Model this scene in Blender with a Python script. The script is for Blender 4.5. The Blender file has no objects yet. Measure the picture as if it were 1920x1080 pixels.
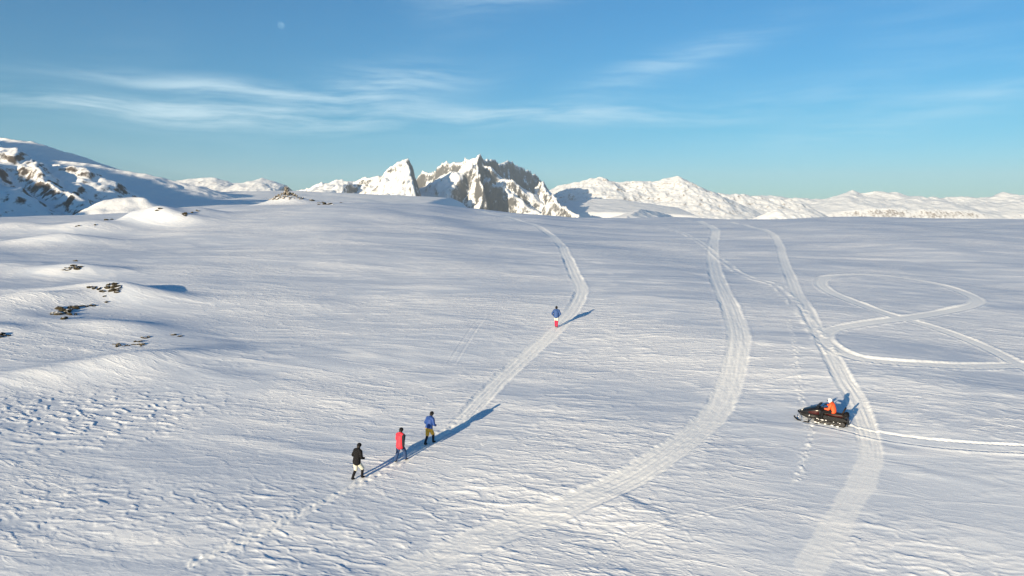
import bpy, bmesh, math, random
import numpy as np
from mathutils import Vector, Matrix

random.seed(7)
RNG = np.random.default_rng(11)
sc = bpy.context.scene
COL = sc.collection
rad = math.radians

# ------------------------------------------------------------------ camera
F = 1371.0                       # focal length in pixels of the 1920 px wide photograph
PITCH = math.atan((540 - 400) / F)
CAM = (0.0, 0.0, 13.0)
cam = bpy.data.cameras.new('camera')
cam.sensor_width = 36
cam.lens = F / 1920 * 36
cam.clip_start = 0.5
cam.clip_end = 120000
camo = bpy.data.objects.new('camera', cam)
camo.location = CAM
camo.rotation_euler = (math.pi / 2 - PITCH, 0, 0)
COL.objects.link(camo)
sc.camera = camo

# ------------------------------------------------------------------ light
SUN_AZ, SUN_EL = rad(35), rad(8.5)        # sun behind the camera, to the left
S = Vector((-math.sin(SUN_AZ) * math.cos(SUN_EL), -math.cos(SUN_AZ) * math.cos(SUN_EL), math.sin(SUN_EL)))
sl = bpy.data.lights.new('sun', 'SUN')
sl.energy = 5.0
sl.angle = rad(0.5)
sl.color = (1.0, 0.825, 0.57)
so = bpy.data.objects.new('sun', sl)
so.rotation_euler = S.to_track_quat('Z', 'Y').to_euler()
so.location = (-30, -40, 60)
COL.objects.link(so)

sc.view_settings.view_transform = 'Standard'
sc.view_settings.look = 'None'
sc.view_settings.gamma = 1
sc.view_settings.use_curve_mapping = False
sc.view_settings.exposure = 1.06


class NT:
    """small helper round a node tree"""
    def __init__(self, nt):
        self.nt = nt
        nt.nodes.clear()

    def n(self, kind, props=None, **ins):
        nd = self.nt.nodes.new(kind)
        for k, v in (props or {}).items():
            setattr(nd, k, v)
        for k, v in ins.items():
            key = int(k[1:]) if k[0] == 'i' and k[1:].isdigit() else k.replace('_', ' ')
            self.set(nd.inputs[key], v)
        return nd

    def set(self, sock, v):
        if isinstance(v, bpy.types.NodeSocket):
            self.nt.links.new(v, sock)
        elif isinstance(v, bpy.types.Node):
            self.nt.links.new(v.outputs[0], sock)
        else:
            sock.default_value = v

    def m(self, op, a, b=0.0, c=0.0, clamp=False):
        nd = self.n('ShaderNodeMath', {'operation': op, 'use_clamp': clamp}, i0=a, i1=b, i2=c)
        return nd.outputs[0]

    def smooth(self, v, a, b, lo=0.0, hi=1.0):
        nd = self.n('ShaderNodeMapRange', {'interpolation_type': 'SMOOTHSTEP'}, Value=v, From_Min=a, From_Max=b,
                    To_Min=lo, To_Max=hi)
        return nd.outputs[0]

    def mix(self, f, a, b):
        nd = self.n('ShaderNodeMix', {'data_type': 'RGBA'}, i0=f, i6=a, i7=b)
        return nd.outputs[2]


def rgb(r, g, b):
    return (r, g, b, 1.0)


world = bpy.data.worlds.new('World')
sc.world = world
world.use_nodes = True
W = NT(world.node_tree)
sky = W.n('ShaderNodeTexSky', {'sky_type': 'NISHITA', 'sun_disc': False, 'sun_elevation': SUN_EL,
                               'sun_rotation': math.pi + SUN_AZ, 'altitude': 300, 'air_density': 1.0,
                               'dust_density': 0.25, 'ozone_density': 2.2})
gen = W.n('ShaderNodeTexCoord').outputs['Generated']
sep = W.n('ShaderNodeSeparateXYZ', Vector=gen)
az = W.m('ARCTAN2', sep.outputs[0], sep.outputs[1])
el = W.m('ARCSINE', sep.outputs[2])
# thin cirrus: streaky noise in azimuth / elevation, gathered into a few long wisps
warp = W.n('ShaderNodeTexNoise', {'noise_dimensions': '2D'}, Vector=W.n('ShaderNodeCombineXYZ', X=W.m('MULTIPLY', az, 5), Y=W.m('MULTIPLY', el, 14)).outputs[0], Scale=1.0, Detail=1.0)
elw = W.m('ADD', el, W.m('MULTIPLY', W.m('SUBTRACT', warp.outputs[0], 0.5), 0.022))
vec = W.n('ShaderNodeCombineXYZ', X=W.m('MULTIPLY', az, 6.0), Y=W.m('MULTIPLY', elw, 62.0))
n1 = W.n('ShaderNodeTexNoise', {'noise_dimensions': '2D'}, Vector=vec.outputs[0], Scale=1.0, Detail=4.0, Roughness=0.62)
vec2 = W.n('ShaderNodeCombineXYZ', X=W.m('MULTIPLY', az, 2.6), Y=W.m('MULTIPLY', el, 9.0))
n2 = W.n('ShaderNodeTexNoise', {'noise_dimensions': '2D'}, Vector=vec2.outputs[0], Scale=1.0, Detail=1.0)


def wisp(px, py, hw, hh, tilt, amt):
    """one bank of cirrus: centre / half sizes as angles"""
    a0 = math.atan((px - 960) / F)
    e0 = math.atan((400 - py) / F * math.cos(a0))
    da = W.m('SUBTRACT', az, a0)
    de = W.m('SUBTRACT', W.m('SUBTRACT', elw, e0), W.m('MULTIPLY', da, tilt))
    q = W.m('ADD', W.m('MULTIPLY', W.m('MULTIPLY', da, da), -(F / hw) ** 2), W.m('MULTIPLY', W.m('MULTIPLY', de, de), -(F / hh) ** 2))
    return W.m('MULTIPLY', W.m('EXPONENT', q), amt)


tot = None
for w_ in [(250, 206, 280, 15, 0.0, 1.0), (430, 172, 200, 12, -0.03, 0.9), (520, 228, 260, 26, 0.0, 0.75),
           (740, 168, 140, 30, 0.12, 0.75), (950, 220, 270, 17, -0.03, 0.75), (1240, 135, 170, 26, 0.28, 0.5),
           (1330, 205, 330, 26, 0.08, 0.32), (1780, 195, 280, 26, 0.16, 0.42), (980, 10, 120, 20, 0.1, 0.45)]:
    v = wisp(*w_)
    tot = v if tot is None else W.m('ADD', tot, v)
gate = W.smooth(n1.outputs[0], 0.22, 0.78)
cl = W.m('MULTIPLY', W.m('MINIMUM', tot, 1.0), gate)
cl = W.m('ADD', cl, W.m('MULTIPLY', W.m('MULTIPLY', W.smooth(n2.outputs[0], 0.5, 0.8), gate), 0.12))
cl = W.m('MULTIPLY', cl, W.smooth(sep.outputs[2], 0.0, 0.03))
# cold clear polar air: less red, more blue than the default atmosphere
tint = W.mix(W.smooth(sep.outputs[2], 0.0, 0.13), rgb(0.245, 0.47, 0.75), rgb(0.108, 0.40, 0.575))
skyc = W.n('ShaderNodeMix', {'data_type': 'RGBA', 'blend_type': 'MULTIPLY'}, i0=1.0, i6=sky.outputs[0], i7=tint).outputs[2]
CLOUD = rgb(2.9, 3.75, 4.1)
mixed = W.mix(W.m('MULTIPLY', cl, 0.68, clamp=True), skyc, CLOUD)
bg = W.n('ShaderNodeBackground', Color=mixed, Strength=0.13)
W.n('ShaderNodeOutputWorld', Surface=bg.outputs[0])

# ------------------------------------------------------------------ noise
def _h(ix, iy, seed):
    h = (ix.astype(np.int64) * 374761393 + iy.astype(np.int64) * 668265263 + seed * 2246822519) & 0xFFFFFFFF
    h = ((h ^ (h >> 13)) * 1274126177) & 0xFFFFFFFF
    return (h ^ (h >> 16)) & 0xFFFF


_G = np.stack([np.cos(np.arange(256) * 2 * np.pi / 256), np.sin(np.arange(256) * 2 * np.pi / 256)], 1).astype(np.float32)


def perlin(x, y, seed=0):
    x = np.asarray(x, np.float64); y = np.asarray(y, np.float64)
    ix = np.floor(x); iy = np.floor(y)
    fx = (x - ix).astype(np.float32); fy = (y - iy).astype(np.float32)
    u = fx * fx * fx * (fx * (fx * 6 - 15) + 10); v = fy * fy * fy * (fy * (fy * 6 - 15) + 10)

    def g(dx, dy):
        k = _h(ix + dx, iy + dy, seed) & 255
        gr = _G[k]
        return gr[..., 0] * (fx - dx) + gr[..., 1] * (fy - dy)
    a = g(0, 0); b = g(1, 0); c = g(0, 1); d = g(1, 1)
    return ((a + u * (b - a)) * (1 - v) + (c + u * (d - c)) * v) * 1.5


def fbm(x, y, seed=0, octv=4, gain=0.5):
    s = 0; a = 1.0
    for k in range(octv):
        s = s + a * perlin(x * 2 ** k + 17.3 * k, y * 2 ** k - 9.1 * k, seed + k)
        a *= gain
    return s


def sstep(a, b, x):
    t = np.clip((x - a) / (b - a), 0, 1)
    return t * t * (3 - 2 * t)


def hermite(xs, ys):
    xs = np.array(xs, float); ys = np.array(ys, float)
    d = np.diff(ys) / np.diff(xs)
    m = np.zeros(len(xs)); m[0] = d[0]; m[-1] = d[-1]
    for i in range(1, len(xs) - 1):
        m[i] = 0 if d[i - 1] * d[i] <= 0 else 2 * d[i - 1] * d[i] / (d[i - 1] + d[i])

    def f(x):
        x = np.clip(x, xs[0], xs[-1])
        i = np.clip(np.searchsorted(xs, x) - 1, 0, len(xs) - 2)
        h = xs[i + 1] - xs[i]; t = (x - xs[i]) / h
        return ((2 * t ** 3 - 3 * t ** 2 + 1) * ys[i] + (t ** 3 - 2 * t ** 2 + t) * h * m[i]
                + (-2 * t ** 3 + 3 * t ** 2) * ys[i + 1] + (t ** 3 - t ** 2) * h * m[i + 1])
    return f


# ------------------------------------------------------------------ ground height
PROFILE = hermite([-20000, -300, -60, 0, 20, 35, 60, 85, 110, 150, 200, 235, 300, 420, 800, 1600, 20000],
                  [-60, -35, -13, -5.2, -2.2, 0, 3.5, 6.0, 7.8, 9.75, 10.9, 11.05, 9.5, 1, -35, -70, -70])
# extra height of the far crest, by X at Y about 200
CREST = hermite([-20000, -260, -190, -145, -118, -95, -83, -70, -58, -47, -36, -24.5, -9, 6, 20, 60, 20000],
                [-8, -6, -1.5, 0.8, 1.3, 2.4, 3.6, 4.4, 4.6, 4.9, 5.0, 4.6, 2.9, 1.6, 0.7, 0.1, 0.4])
# mounds: (x, y, height, half length, half width, crest angle deg, sharpness on the side away from the wind)
MOUNDS = [
    (-40.0, 74.0, 1.5, 8.0, 2.6, -10, 1),      # rocky hummock
    (-45.5, 70.0, 1.05, 6.0, 2.6, 12, 1),
    (-27.0, 52.2, 0.85, 5.2, 2.1, 28, 0),
    (-33.0, 49.0, 0.45, 5.0, 2.0, 25, 0),
    (-52.5, 88.0, 1.1, 6.5, 2.4, 0, 0),
    (-62.0, 91.0, 0.6, 7.0, 3.0, 10, 0),
    (-72.0, 118.0, 1.5, 9.0, 3.0, 12, 0),
    (-79.0, 138.0, 2.0, 8.5, 5.0, 8, 0),
    (-95.0, 140.0, 1.6, 9.0, 5.0, 8, 0),
    (-70.0, 146.0, 2.9, 5.6, 4.2, 0, 0),
    (-74.5, 144.0, 1.3, 3.0, 3.0, 0, 0),         # knoll
    (-66.5, 143.0, 1.3, 7.5, 2.6, -6, 0),
    (-64.0, 150.0, 2.0, 6.5, 5.0, -5, 0),
    (-57.5, 188.0, 2.7, 6.0, 4.6, 0, 0),        # cairn hill
    (-45.0, 190.0, 0.7, 8.0, 3.5, 0, 0),
    (-44.0, 60.0, 0.45, 5.0, 1.6, 0, 0),
    (-34.0, 62.0, 0.5, 6.0, 2.0, -12, 0),
]


def ground_base(x, y):
    x = np.asarray(x, float); y = np.asarray(y, float)
    z = PROFILE(y)
    far = sstep(95, 190, y) * (1 - sstep(240, 520, y))
    z = z + CREST(x * 200 / np.maximum(y, 60)) * far
    z = z - sstep(150, 420, -x) * 14 * sstep(60, 200, y)
    for (mx, my, h, a, b, ang, k) in MOUNDS:
        c, s_ = math.cos(rad(ang)), math.sin(rad(ang))
        u = ((x - mx) * c + (y - my) * s_) / a
        v = (-(x - mx) * s_ + (y - my) * c) / b
        u = np.where(u > 0, u * (1 + 0.25 * k), u); v = np.where(v > 0, v * (1 + 0.2 * k), v)
        q = np.sqrt(u * u + v * v + 0.02) ** 1.7
        z = z + h * np.exp(-q * 1.1)
    near = 1 - sstep(300, 900, np.hypot(x, y))
    z = z + near * (0.9 * perlin(x / 46, y / 60, 5) + 0.32 * perlin(x / 17, y / 15, 6))
    far2 = sstep(500, 2500, np.hypot(x, y))
    z = z + far2 * 12 * perlin(x / 900, y / 900, 8)
    return z


def at(px, py):
    """point of the snowfield seen at a pixel of the photograph (modelling aid)"""
    dx, dy, dz = (px - 960) / F, 1.0, -(py - 540) / F
    c, s_ = math.cos(PITCH), math.sin(PITCH)
    wy, wz = dy * c + dz * s_, -dy * s_ + dz * c
    ts = np.exp(np.linspace(math.log(18), math.log(400), 1500))
    xx, yy, zz = dx * ts, wy * ts, CAM[2] + wz * ts
    below = zz < ground_base(xx, yy)
    i = int(np.argmax(below)) if below.any() else len(ts) - 1
    if i == 0:
        return (float(xx[0]), float(yy[0]))
    lo, hi = ts[i - 1], ts[i]
    for _ in range(25):
        mid = (lo + hi) / 2
        if CAM[2] + wz * mid < float(ground_base(dx * mid, wy * mid)):
            hi = mid
        else:
            lo = mid
    return (dx * hi, wy * hi)


# ------------------------------------------------------------------ tracks in the snow
def catmull(pts, n):
    pts = np.array(pts, float)
    p = np.vstack([2 * pts[0] - pts[1], pts, 2 * pts[-1] - pts[-2]])
    out = []
    for i in range(1, len(p) - 2):
        t = np.linspace(0, 1, n, endpoint=False)[:, None]
        out.append(0.5 * ((2 * p[i]) + (-p[i - 1] + p[i + 1]) * t + (2 * p[i - 1] - 5 * p[i] + 4 * p[i + 1] - p[i + 2]) * t ** 2
                          + (-p[i - 1] + 3 * p[i] - 3 * p[i + 1] + p[i + 2]) * t ** 3))
    out.append(p[-2][None])
    return np.vstack(out)


# (name, label, half width, kind, fade-out of the lower end 0..1, pixel trail)
TRACKS = [
    ('snow_track', 'trodden snowmobile track the four walkers follow up the slope', 0.70, 'multi', 0.66,
     [(905, 396), (960, 409), (1010, 425), (1045, 452), (1062, 480), (1075, 510), (1089, 538), (1085, 560), (1070, 585), (1040, 620),
      (1000, 655), (950, 700), (905, 745), (868, 783), (825, 815), (750, 866), (672, 906), (600, 945), (520, 985), (440, 1020), (360, 1056)]),
    ('snow_track', 'widest winding snowmobile track down the middle right of the slope', 0.86, 'multi', 0.70,
     [(1285, 413), (1318, 418), (1340, 430), (1337, 455), (1336, 485), (1346, 525), (1368, 575), (1384, 622), (1380, 670), (1364, 730), (1334, 782),
      (1280, 830), (1210, 878), (1150, 912), (1060, 952), (950, 992), (850, 1036), (750, 1076)]),
    ('snow_track', 'snowmobile track passing just right behind the parked snowmobile', 0.62, 'multi', 0.62,
     [(1372, 416), (1430, 430), (1456, 448), (1470, 490), (1490, 540), (1525, 605), (1552, 655), (1580, 710), (1602, 745), (1622, 795),
      (1632, 845), (1620, 890), (1588, 950), (1552, 1010), (1520, 1060)]),
    ('snow_track', 'figure of eight snowmobile track looping on the right side', 0.70, 'single', 2.0,
     [(2010, 730), (1920, 688), (1850, 651), (1760, 616), (1690, 596), (1640, 580), (1582, 558), (1548, 541), (1539, 528), (1556, 518), (1620, 515),
      (1700, 522), (1770, 536), (1822, 555), (1832, 566), (1815, 575), (1760, 586), (1690, 597), (1620, 606), (1566, 616), (1546, 630),
      (1557, 648), (1592, 666), (1640, 676), (1720, 682), (1820, 686), (1920, 684), (2010, 680)]),
    ('snow_track', 'fresh twin ski lines leading up to the parked snowmobile', 0.50, 'ski', 2.0,
     [(1548, 795), (1600, 806), (1660, 818), (1750, 830), (1850, 839), (1960, 846)]),
    ('snow_track', 'faint old churned trail crossing the two right hand tracks', 0.75, 'churn', 2.0,
     [(1240, 425), (1300, 447), (1345, 480), (1395, 516), (1450, 532), (1478, 556), (1500, 582), (1532, 625), (1550, 650)]),
    ('snow_track', 'line of footprints running past the front of the snowmobile', 0.28, 'foot', 2.0,
     [(1478, 600), (1490, 650), (1492, 690), (1502, 745), (1512, 780), (1522, 815), (1508, 855), (1495, 895)]),
    ('snow_track', 'pair of faint ski marks on the open slope left of the far walker', 0.35, 'ski', -1.0,
     [(903, 596), (885, 622), (868, 648), (850, 676)]),
    ('snow_track', 'faint ski scratch curving across the empty foreground', 0.12, 'ski', -1.0,
     [(1130, 1055), (1180, 1010), (1240, 985), (1350, 958), (1470, 935)]),
]

# polar grid, finest where the camera looks
A_F = rad(42); STEP = rad(0.080)
azs = np.concatenate([np.arange(-A_F, A_F, STEP), np.arange(A_F, 2 * math.pi - A_F, rad(2.2))])
rr = [0.6]
while rr[-1] < 23: rr.append(rr[-1] * 1.28 + 0.2)
rr[-1] = 23.0
while rr[-1] < 300: rr.append(rr[-1] + 0.068 * (rr[-1] / 35) ** 1.6)
while rr[-1] < 14000: rr.append(rr[-1] * 1.055)
rs = np.array(rr)
NA, NR = len(azs), len(rs)
AA, RR = np.meshgrid(azs, rs)
GX, GY = RR * np.sin(AA), RR * np.cos(AA)
dr = np.gradient(rs)[:, None] * np.ones((1, NA))
da = np.gradient(np.where(azs > math.pi, azs, azs))[None, :] * RR
CELL = np.maximum(dr, da)

Z0 = ground_base(GX, GY)

# -- wind relief (sastrugi), elongated along the wind
WD = rad(-16)
wob = 0.25 * perlin(GX / 23, GY / 23, 31)
UU = GX * np.cos(WD) + GY * np.sin(WD)
VV = -GX * np.sin(WD) + GY * np.cos(WD) + wob * 2.0
patch = sstep(-0.2, 0.4, perlin(GX / 19, GY / 13, 41) + 0.5 * perlin(GX / 7, GY / 5, 42))
fx, fy = at(170, 775)
strong = np.exp(-(((GX - fx) / 9.0) ** 2 + ((GY - fy) / 4.2) ** 2) ** 1.5)
fx2, fy2 = at(120, 960)
strong2 = np.exp(-(((GX - fx2) / 12.0) ** 2 + ((GY - fy2) / 3.2) ** 2))
fx3, fy3 = at(1230, 625)
strong3 = np.exp(-(((GX - fx3) / 6.0) ** 2 + ((GY - fy3) / 5.0) ** 2))
REL = np.zeros_like(GX); PLATE = np.zeros_like(GX)
for k, (L, Wd, amp, lo, hi) in enumerate([(22, 6.5, 0.10, -0.5, 0.85), (9, 2.6, 0.032, -0.3, 0.6), (3.6, 0.95, 0.015, -0.05, 0.5),
                                          (1.5, 0.40, 0.021, 0.05, 0.46), (0.85, 0.23, 0.016, 0.02, 0.44), (0.45, 0.13, 0.010, -0.1, 0.5)]):
    fade = 1 - sstep(0.25, 0.6, CELL / Wd)
    sel = fade > 0
    if not sel.any():
        continue
    u, v = UU[sel], VV[sel]
    w2 = perlin(u / (L * 1.1), v / (Wd * 2.2), 60 + k)
    un, vn = u / L + 0.35 * w2, v / Wd + 0.8 * w2
    n = perlin(un, vn, 50 + k)
    if k >= 2:                                  # lean the crests downwind: long sunny ramp, short lee scarp
        un, vn = un - 0.42 * n, vn - 0.42 * n
    n = perlin(un, vn, 50 + k) + 0.35 * perlin(un * 2.2, vn * 2.0, 70 + k)
    pl = sstep(lo, hi, n) - 0.5 * (k < 2)
    mod = (0.12 + 0.88 * patch[sel]) if k >= 2 else 1.0
    if k in (2, 3, 4):
        mod = mod + (0.2 if k == 2 else 0.8) * strong[sel] + 0.5 * strong2[sel] + 0.5 * strong3[sel]
    REL[sel] += amp * pl * mod * fade[sel]
    if k >= 2:
        PLATE[sel] = np.maximum(PLATE[sel], pl * np.minimum(mod, 1.3) * fade[sel] * 0.8)
# crisp scales of the carved patch at the left
sel = strong + 0.55 * strong2 > 0.04
u, v = UU[sel], VV[sel]
w2 = perlin(u / 1.6, v / 0.9, 81)
un, vn = u / 1.05 + 0.4 * w2, v / 0.36 + 0.7 * w2
n = perlin(un, vn, 82)
n = perlin(un - 0.55 * n, vn - 0.5 * n, 82) + 0.25 * perlin(un * 2.1, vn * 2.1, 83)
pl = sstep(0.10, 0.34, n)
wgt = np.clip(strong + 0.55 * strong2, 0, 1)[sel]
REL[sel] += 0.050 * pl * wgt
PLATE[sel] = np.maximum(PLATE[sel], pl * wgt)
# smooth drift near the red walker's left, and the scarp in the middle foreground
fx4, fy4 = at(410, 790)
REL *= 1 - 0.75 * np.exp(-(((GX - fx4) / 2.6) ** 2 + ((GY - fy4) / 2.2) ** 2) ** 2)
p1, p2 = np.array(at(1115, 898)), np.array(at(1275, 978))
dv = (p2 - p1); Ld = np.linalg.norm(dv); dv /= Ld
tt = ((GX - p1[0]) * dv[0] + (GY - p1[1]) * dv[1]) / Ld
ss = -(GX - p1[0]) * dv[1] + (GY - p1[1]) * dv[0] + 0.25 * perlin(GX / 1.3, GY / 1.3, 91)
REL += 0.075 * sstep(-0.1, 0.5, -ss) * np.exp(-(ss / 1.5) ** 2) * sstep(-0.1, 0.3, tt) * (1 - sstep(0.75, 1.1, tt))

TRK = np.zeros_like(GX); TID = np.zeros(GX.shape, np.int8)
for ti, (nm, lab, hw, kind, fade_at, trail) in enumerate(TRACKS):
    P = catmull([at(*q) for q in trail], 14)
    seg = np.hypot(*np.diff(P, axis=0).T)
    acc = np.concatenate([[0], np.cumsum(seg)]); tot_len = acc[-1]
    frac = np.linspace(0, 1, len(P))
    best = np.full(GX.shape, 9.0); lat = np.zeros(GX.shape); alo = np.zeros(GX.shape); fr = np.zeros(GX.shape)
    for i in range(len(P) - 1):
        a, b = P[i], P[i + 1]
        if seg[i] < 1e-5:
            continue
        m_ = hw * 1.8 + 0.3
        r1 = math.hypot(*a); r2 = math.hypot(*b)
        i0, i1 = np.searchsorted(rs, [min(r1, r2) - m_, max(r1, r2) + m_])
        a1, a2 = math.atan2(a[0], a[1]), math.atan2(b[0], b[1])
        mm = m_ / min(r1, r2)
        j0, j1 = np.searchsorted(azs, [min(a1, a2) - mm, max(a1, a2) + mm])
        if i1 <= i0 or j1 <= j0:
            continue
        sl_ = (slice(i0, i1), slice(j0, j1))
        d = (b - a) / seg[i]
        ex, ey = GX[sl_] - a[0], GY[sl_] - a[1]
        t = np.clip(ex * d[0] + ey * d[1], 0, seg[i])
        dd = np.hypot(ex - t * d[0], ey - t * d[1])
        s_ = -ex * d[1] + ey * d[0]
        up = dd < best[sl_]
        best[sl_] = np.where(up, dd, best[sl_]); lat[sl_] = np.where(up, s_, lat[sl_])
        alo[sl_] = np.where(up, acc[i] + t, alo[sl_]); fr[sl_] = np.where(up, frac[i], fr[sl_])
    sel = best < hw * 1.8 + 0.3
    b_, l_, al, f_ = best[sel], lat[sel], alo[sel], fr[sel]
    cell = CELL[sel]
    edge = 0.14 * hw * perlin(al / 1.6, np.sign(l_) * 2.3 + ti, 200 + ti) + 0.06 * hw * perlin(al / 0.35, np.sign(l_) * 3.3, 210 + ti)
    keep = 1 - sstep(fade_at, min(fade_at + 0.16, 3), f_) * (0.74 if fade_at < 0 else 0.42)
    hwl = hw * (1 - 0.55 * sstep(0.60, 0.72, f_)) if ti == 0 else hw
    mask = (1 - sstep(hwl * 0.82, hwl * 1.10, b_ + edge)) * keep
    rough_f = 1 - sstep(0.1, 0.3, cell)
    clod = fbm(GX[sel] / 0.32, GY[sel] / 0.32, 220 + ti, 3) * rough_f
    if kind == 'multi':
        groove = np.zeros_like(l_)
        for o_ in (-0.62, -0.12, 0.12, 0.5, 0.78):
            c_ = hw * o_ + 0.10 * hw * perlin(al / 6.0, al * 0 + o_ * 7, 230)
            groove += np.exp(-((l_ - c_) / 0.075) ** 2) * (0.6 + 0.6 * perlin(al / 2.5, al * 0 + o_ * 11, 231))
        drag = fbm(al / 1.5, l_ / 0.13, 235 + ti, 3) * rough_f
        cut = -0.040 - 0.034 * groove + 0.016 * drag + 0.006 * clod
        berm = 0.026 * np.exp(-((b_ - hwl * 1.05) / 0.16) ** 2) * (0.7 + 0.5 * clod) * keep ** 2
        cut = cut * keep ** 1.5
    elif kind == 'single':
        cut = -0.045 + 0.020 * np.abs(l_ / hw) + 0.014 * clod - 0.03 * np.exp(-((np.abs(l_) - 0.42) / 0.08) ** 2)
        berm = 0.06 * np.exp(-((b_ - hw * 1.1) / 0.12) ** 2) * (0.7 + 0.6 * clod)
    elif kind == 'ski':
        two = np.exp(-((np.abs(l_) - hw * 0.80) / 0.055) ** 2)
        mask = np.clip(two * 1.3, 0, 1) * (0.55 + 0.45 * (1 - sstep(hw, hw * 1.2, b_))) * keep
        cut = -0.06 * two
        berm = 0.035 * np.exp(-((np.abs(l_) - hw * 1.05) / 0.08) ** 2)
    elif kind == 'churn':
        lines = np.maximum(np.exp(-((l_ - 0.40) / 0.26) ** 2), 0.9 * np.exp(-((l_ + 0.45) / 0.22) ** 2))
        brk = sstep(-0.25, 0.25, perlin(al / 1.4, l_ * 1.2, 240) + 0.5 * perlin(al / 0.5, l_ * 3, 241))
        mask = np.clip(lines * (0.35 + 0.85 * brk), 0, 1)
        cut = 0.05 * clod
        berm = 0.05 * lines * brk
    else:
        stp = 0.42
        ki = np.floor(al / stp)
        j1 = (_h(ki, ki * 0, 300 + ti) / 65535.0 - 0.5); j2 = (_h(ki, ki * 0 + 1, 300 + ti) / 65535.0 - 0.5); j3 = _h(ki, ki * 0 + 2, 300 + ti) / 65535.0
        side = np.where(ki % 2 == 0, 1, -1)
        ph = (al / stp) % 1 - 0.5 + 0.35 * j1
        foot = (0.15 + 0.85 * j3 ** 2) * np.exp(-((l_ - side * 0.11 * (1 + (hw > 0.4) * 1.2) - 0.12 * j2) / 0.075) ** 2 - (ph * stp / 0.14) ** 2)
        mask = np.clip(foot * 1.2 + 0.35 * (1 - sstep(hw * 0.3, hw, b_)) * (clod > 0.0), 0, 1) * keep
        cut = -0.06 * foot
        berm = 0.06 * np.clip(clod, 0, 1) * np.exp(-(b_ / hw) ** 2)
    if ti == 0:                      # footprints of the walkers along the lower, faded end
        stp = 0.34
        ki = np.floor(al / stp)
        j1 = (_h(ki, ki * 0, 310) / 65535.0 - 0.5); j2 = (_h(ki, ki * 0 + 1, 310) / 65535.0 - 0.5); j3 = _h(ki, ki * 0 + 2, 310) / 65535.0
        side = np.where(ki % 2 == 0, 1, -1)
        ph = (al / stp) % 1 - 0.5 + 0.4 * j1
        on = sstep(0.60, 0.68, f_)
        foot = on * (0.12 + 0.8 * j3 ** 2) * np.exp(-((l_ - side * 0.13 - 0.16 * j2) / 0.085) ** 2 - (ph * stp / 0.14) ** 2)
        cut = cut - 0.055 * foot / np.maximum(keep, 0.3)
        berm = berm + on * 0.03 * np.clip(clod, 0, 1) * np.exp(-((b_ - 0.2) / 0.25) ** 2) / np.maximum(keep, 0.3)
        mask = np.maximum(mask, foot * 0.5)
    keepr = REL[sel]
    flat = mask * (0.85 if kind in ('multi', 'single') else 0.4)
    REL[sel] = keepr * (1 - flat) + (cut * np.clip(mask * 1.2, 0, 1)) + berm * keep
    TRK[sel] = np.maximum(TRK[sel], mask)
    tid = TID[sel]
    tid[mask > 0.3] = ti + 1
    TID[sel] = tid
GZ = Z0 + REL


def ground_z(x, y):
    """height of the finished snow surface at a point (bilinear on the polar grid)"""
    r = math.hypot(x, y); a = math.atan2(x, y)
    i = min(max(int(np.searchsorted(rs, r)) - 1, 0), NR - 2)
    j = min(max(int(np.searchsorted(azs, a)) - 1, 0), NA - 2)
    u = (r - rs[i]) / (rs[i + 1] - rs[i]); v = (a - azs[j]) / (azs[j + 1] - azs[j])
    return float((GZ[i, j] * (1 - v) + GZ[i, j + 1] * v) * (1 - u) + (GZ[i + 1, j] * (1 - v) + GZ[i + 1, j + 1] * v) * u)


def ground_n(x, y, e=0.6):
    return Vector((float(ground_base(x - e, y) - ground_base(x + e, y)), float(ground_base(x, y - e) - ground_base(x, y + e)), 2 * e)).normalized()


# ------------------------------------------------------------------ materials
def material(name):
    m = bpy.data.materials.new(name)
    m.use_nodes = True
    return m, NT(m.node_tree)


def bsdf(t, color, rough=0.6, normal=None, spec=0.3, metal=0.0, **kw):
    p = t.n('ShaderNodeBsdfPrincipled')
    t.set(p.inputs['Base Color'], color); t.set(p.inputs['Roughness'], rough)
    t.set(p.inputs['Specular IOR Level'], spec); t.set(p.inputs['Metallic'], metal)
    if normal is not None:
        t.set(p.inputs['Normal'], normal)
    for k, v in kw.items():
        t.set(p.inputs[k.replace('_', ' ')], v)
    t.n('ShaderNodeOutputMaterial', Surface=p.outputs[0])
    return p


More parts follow.
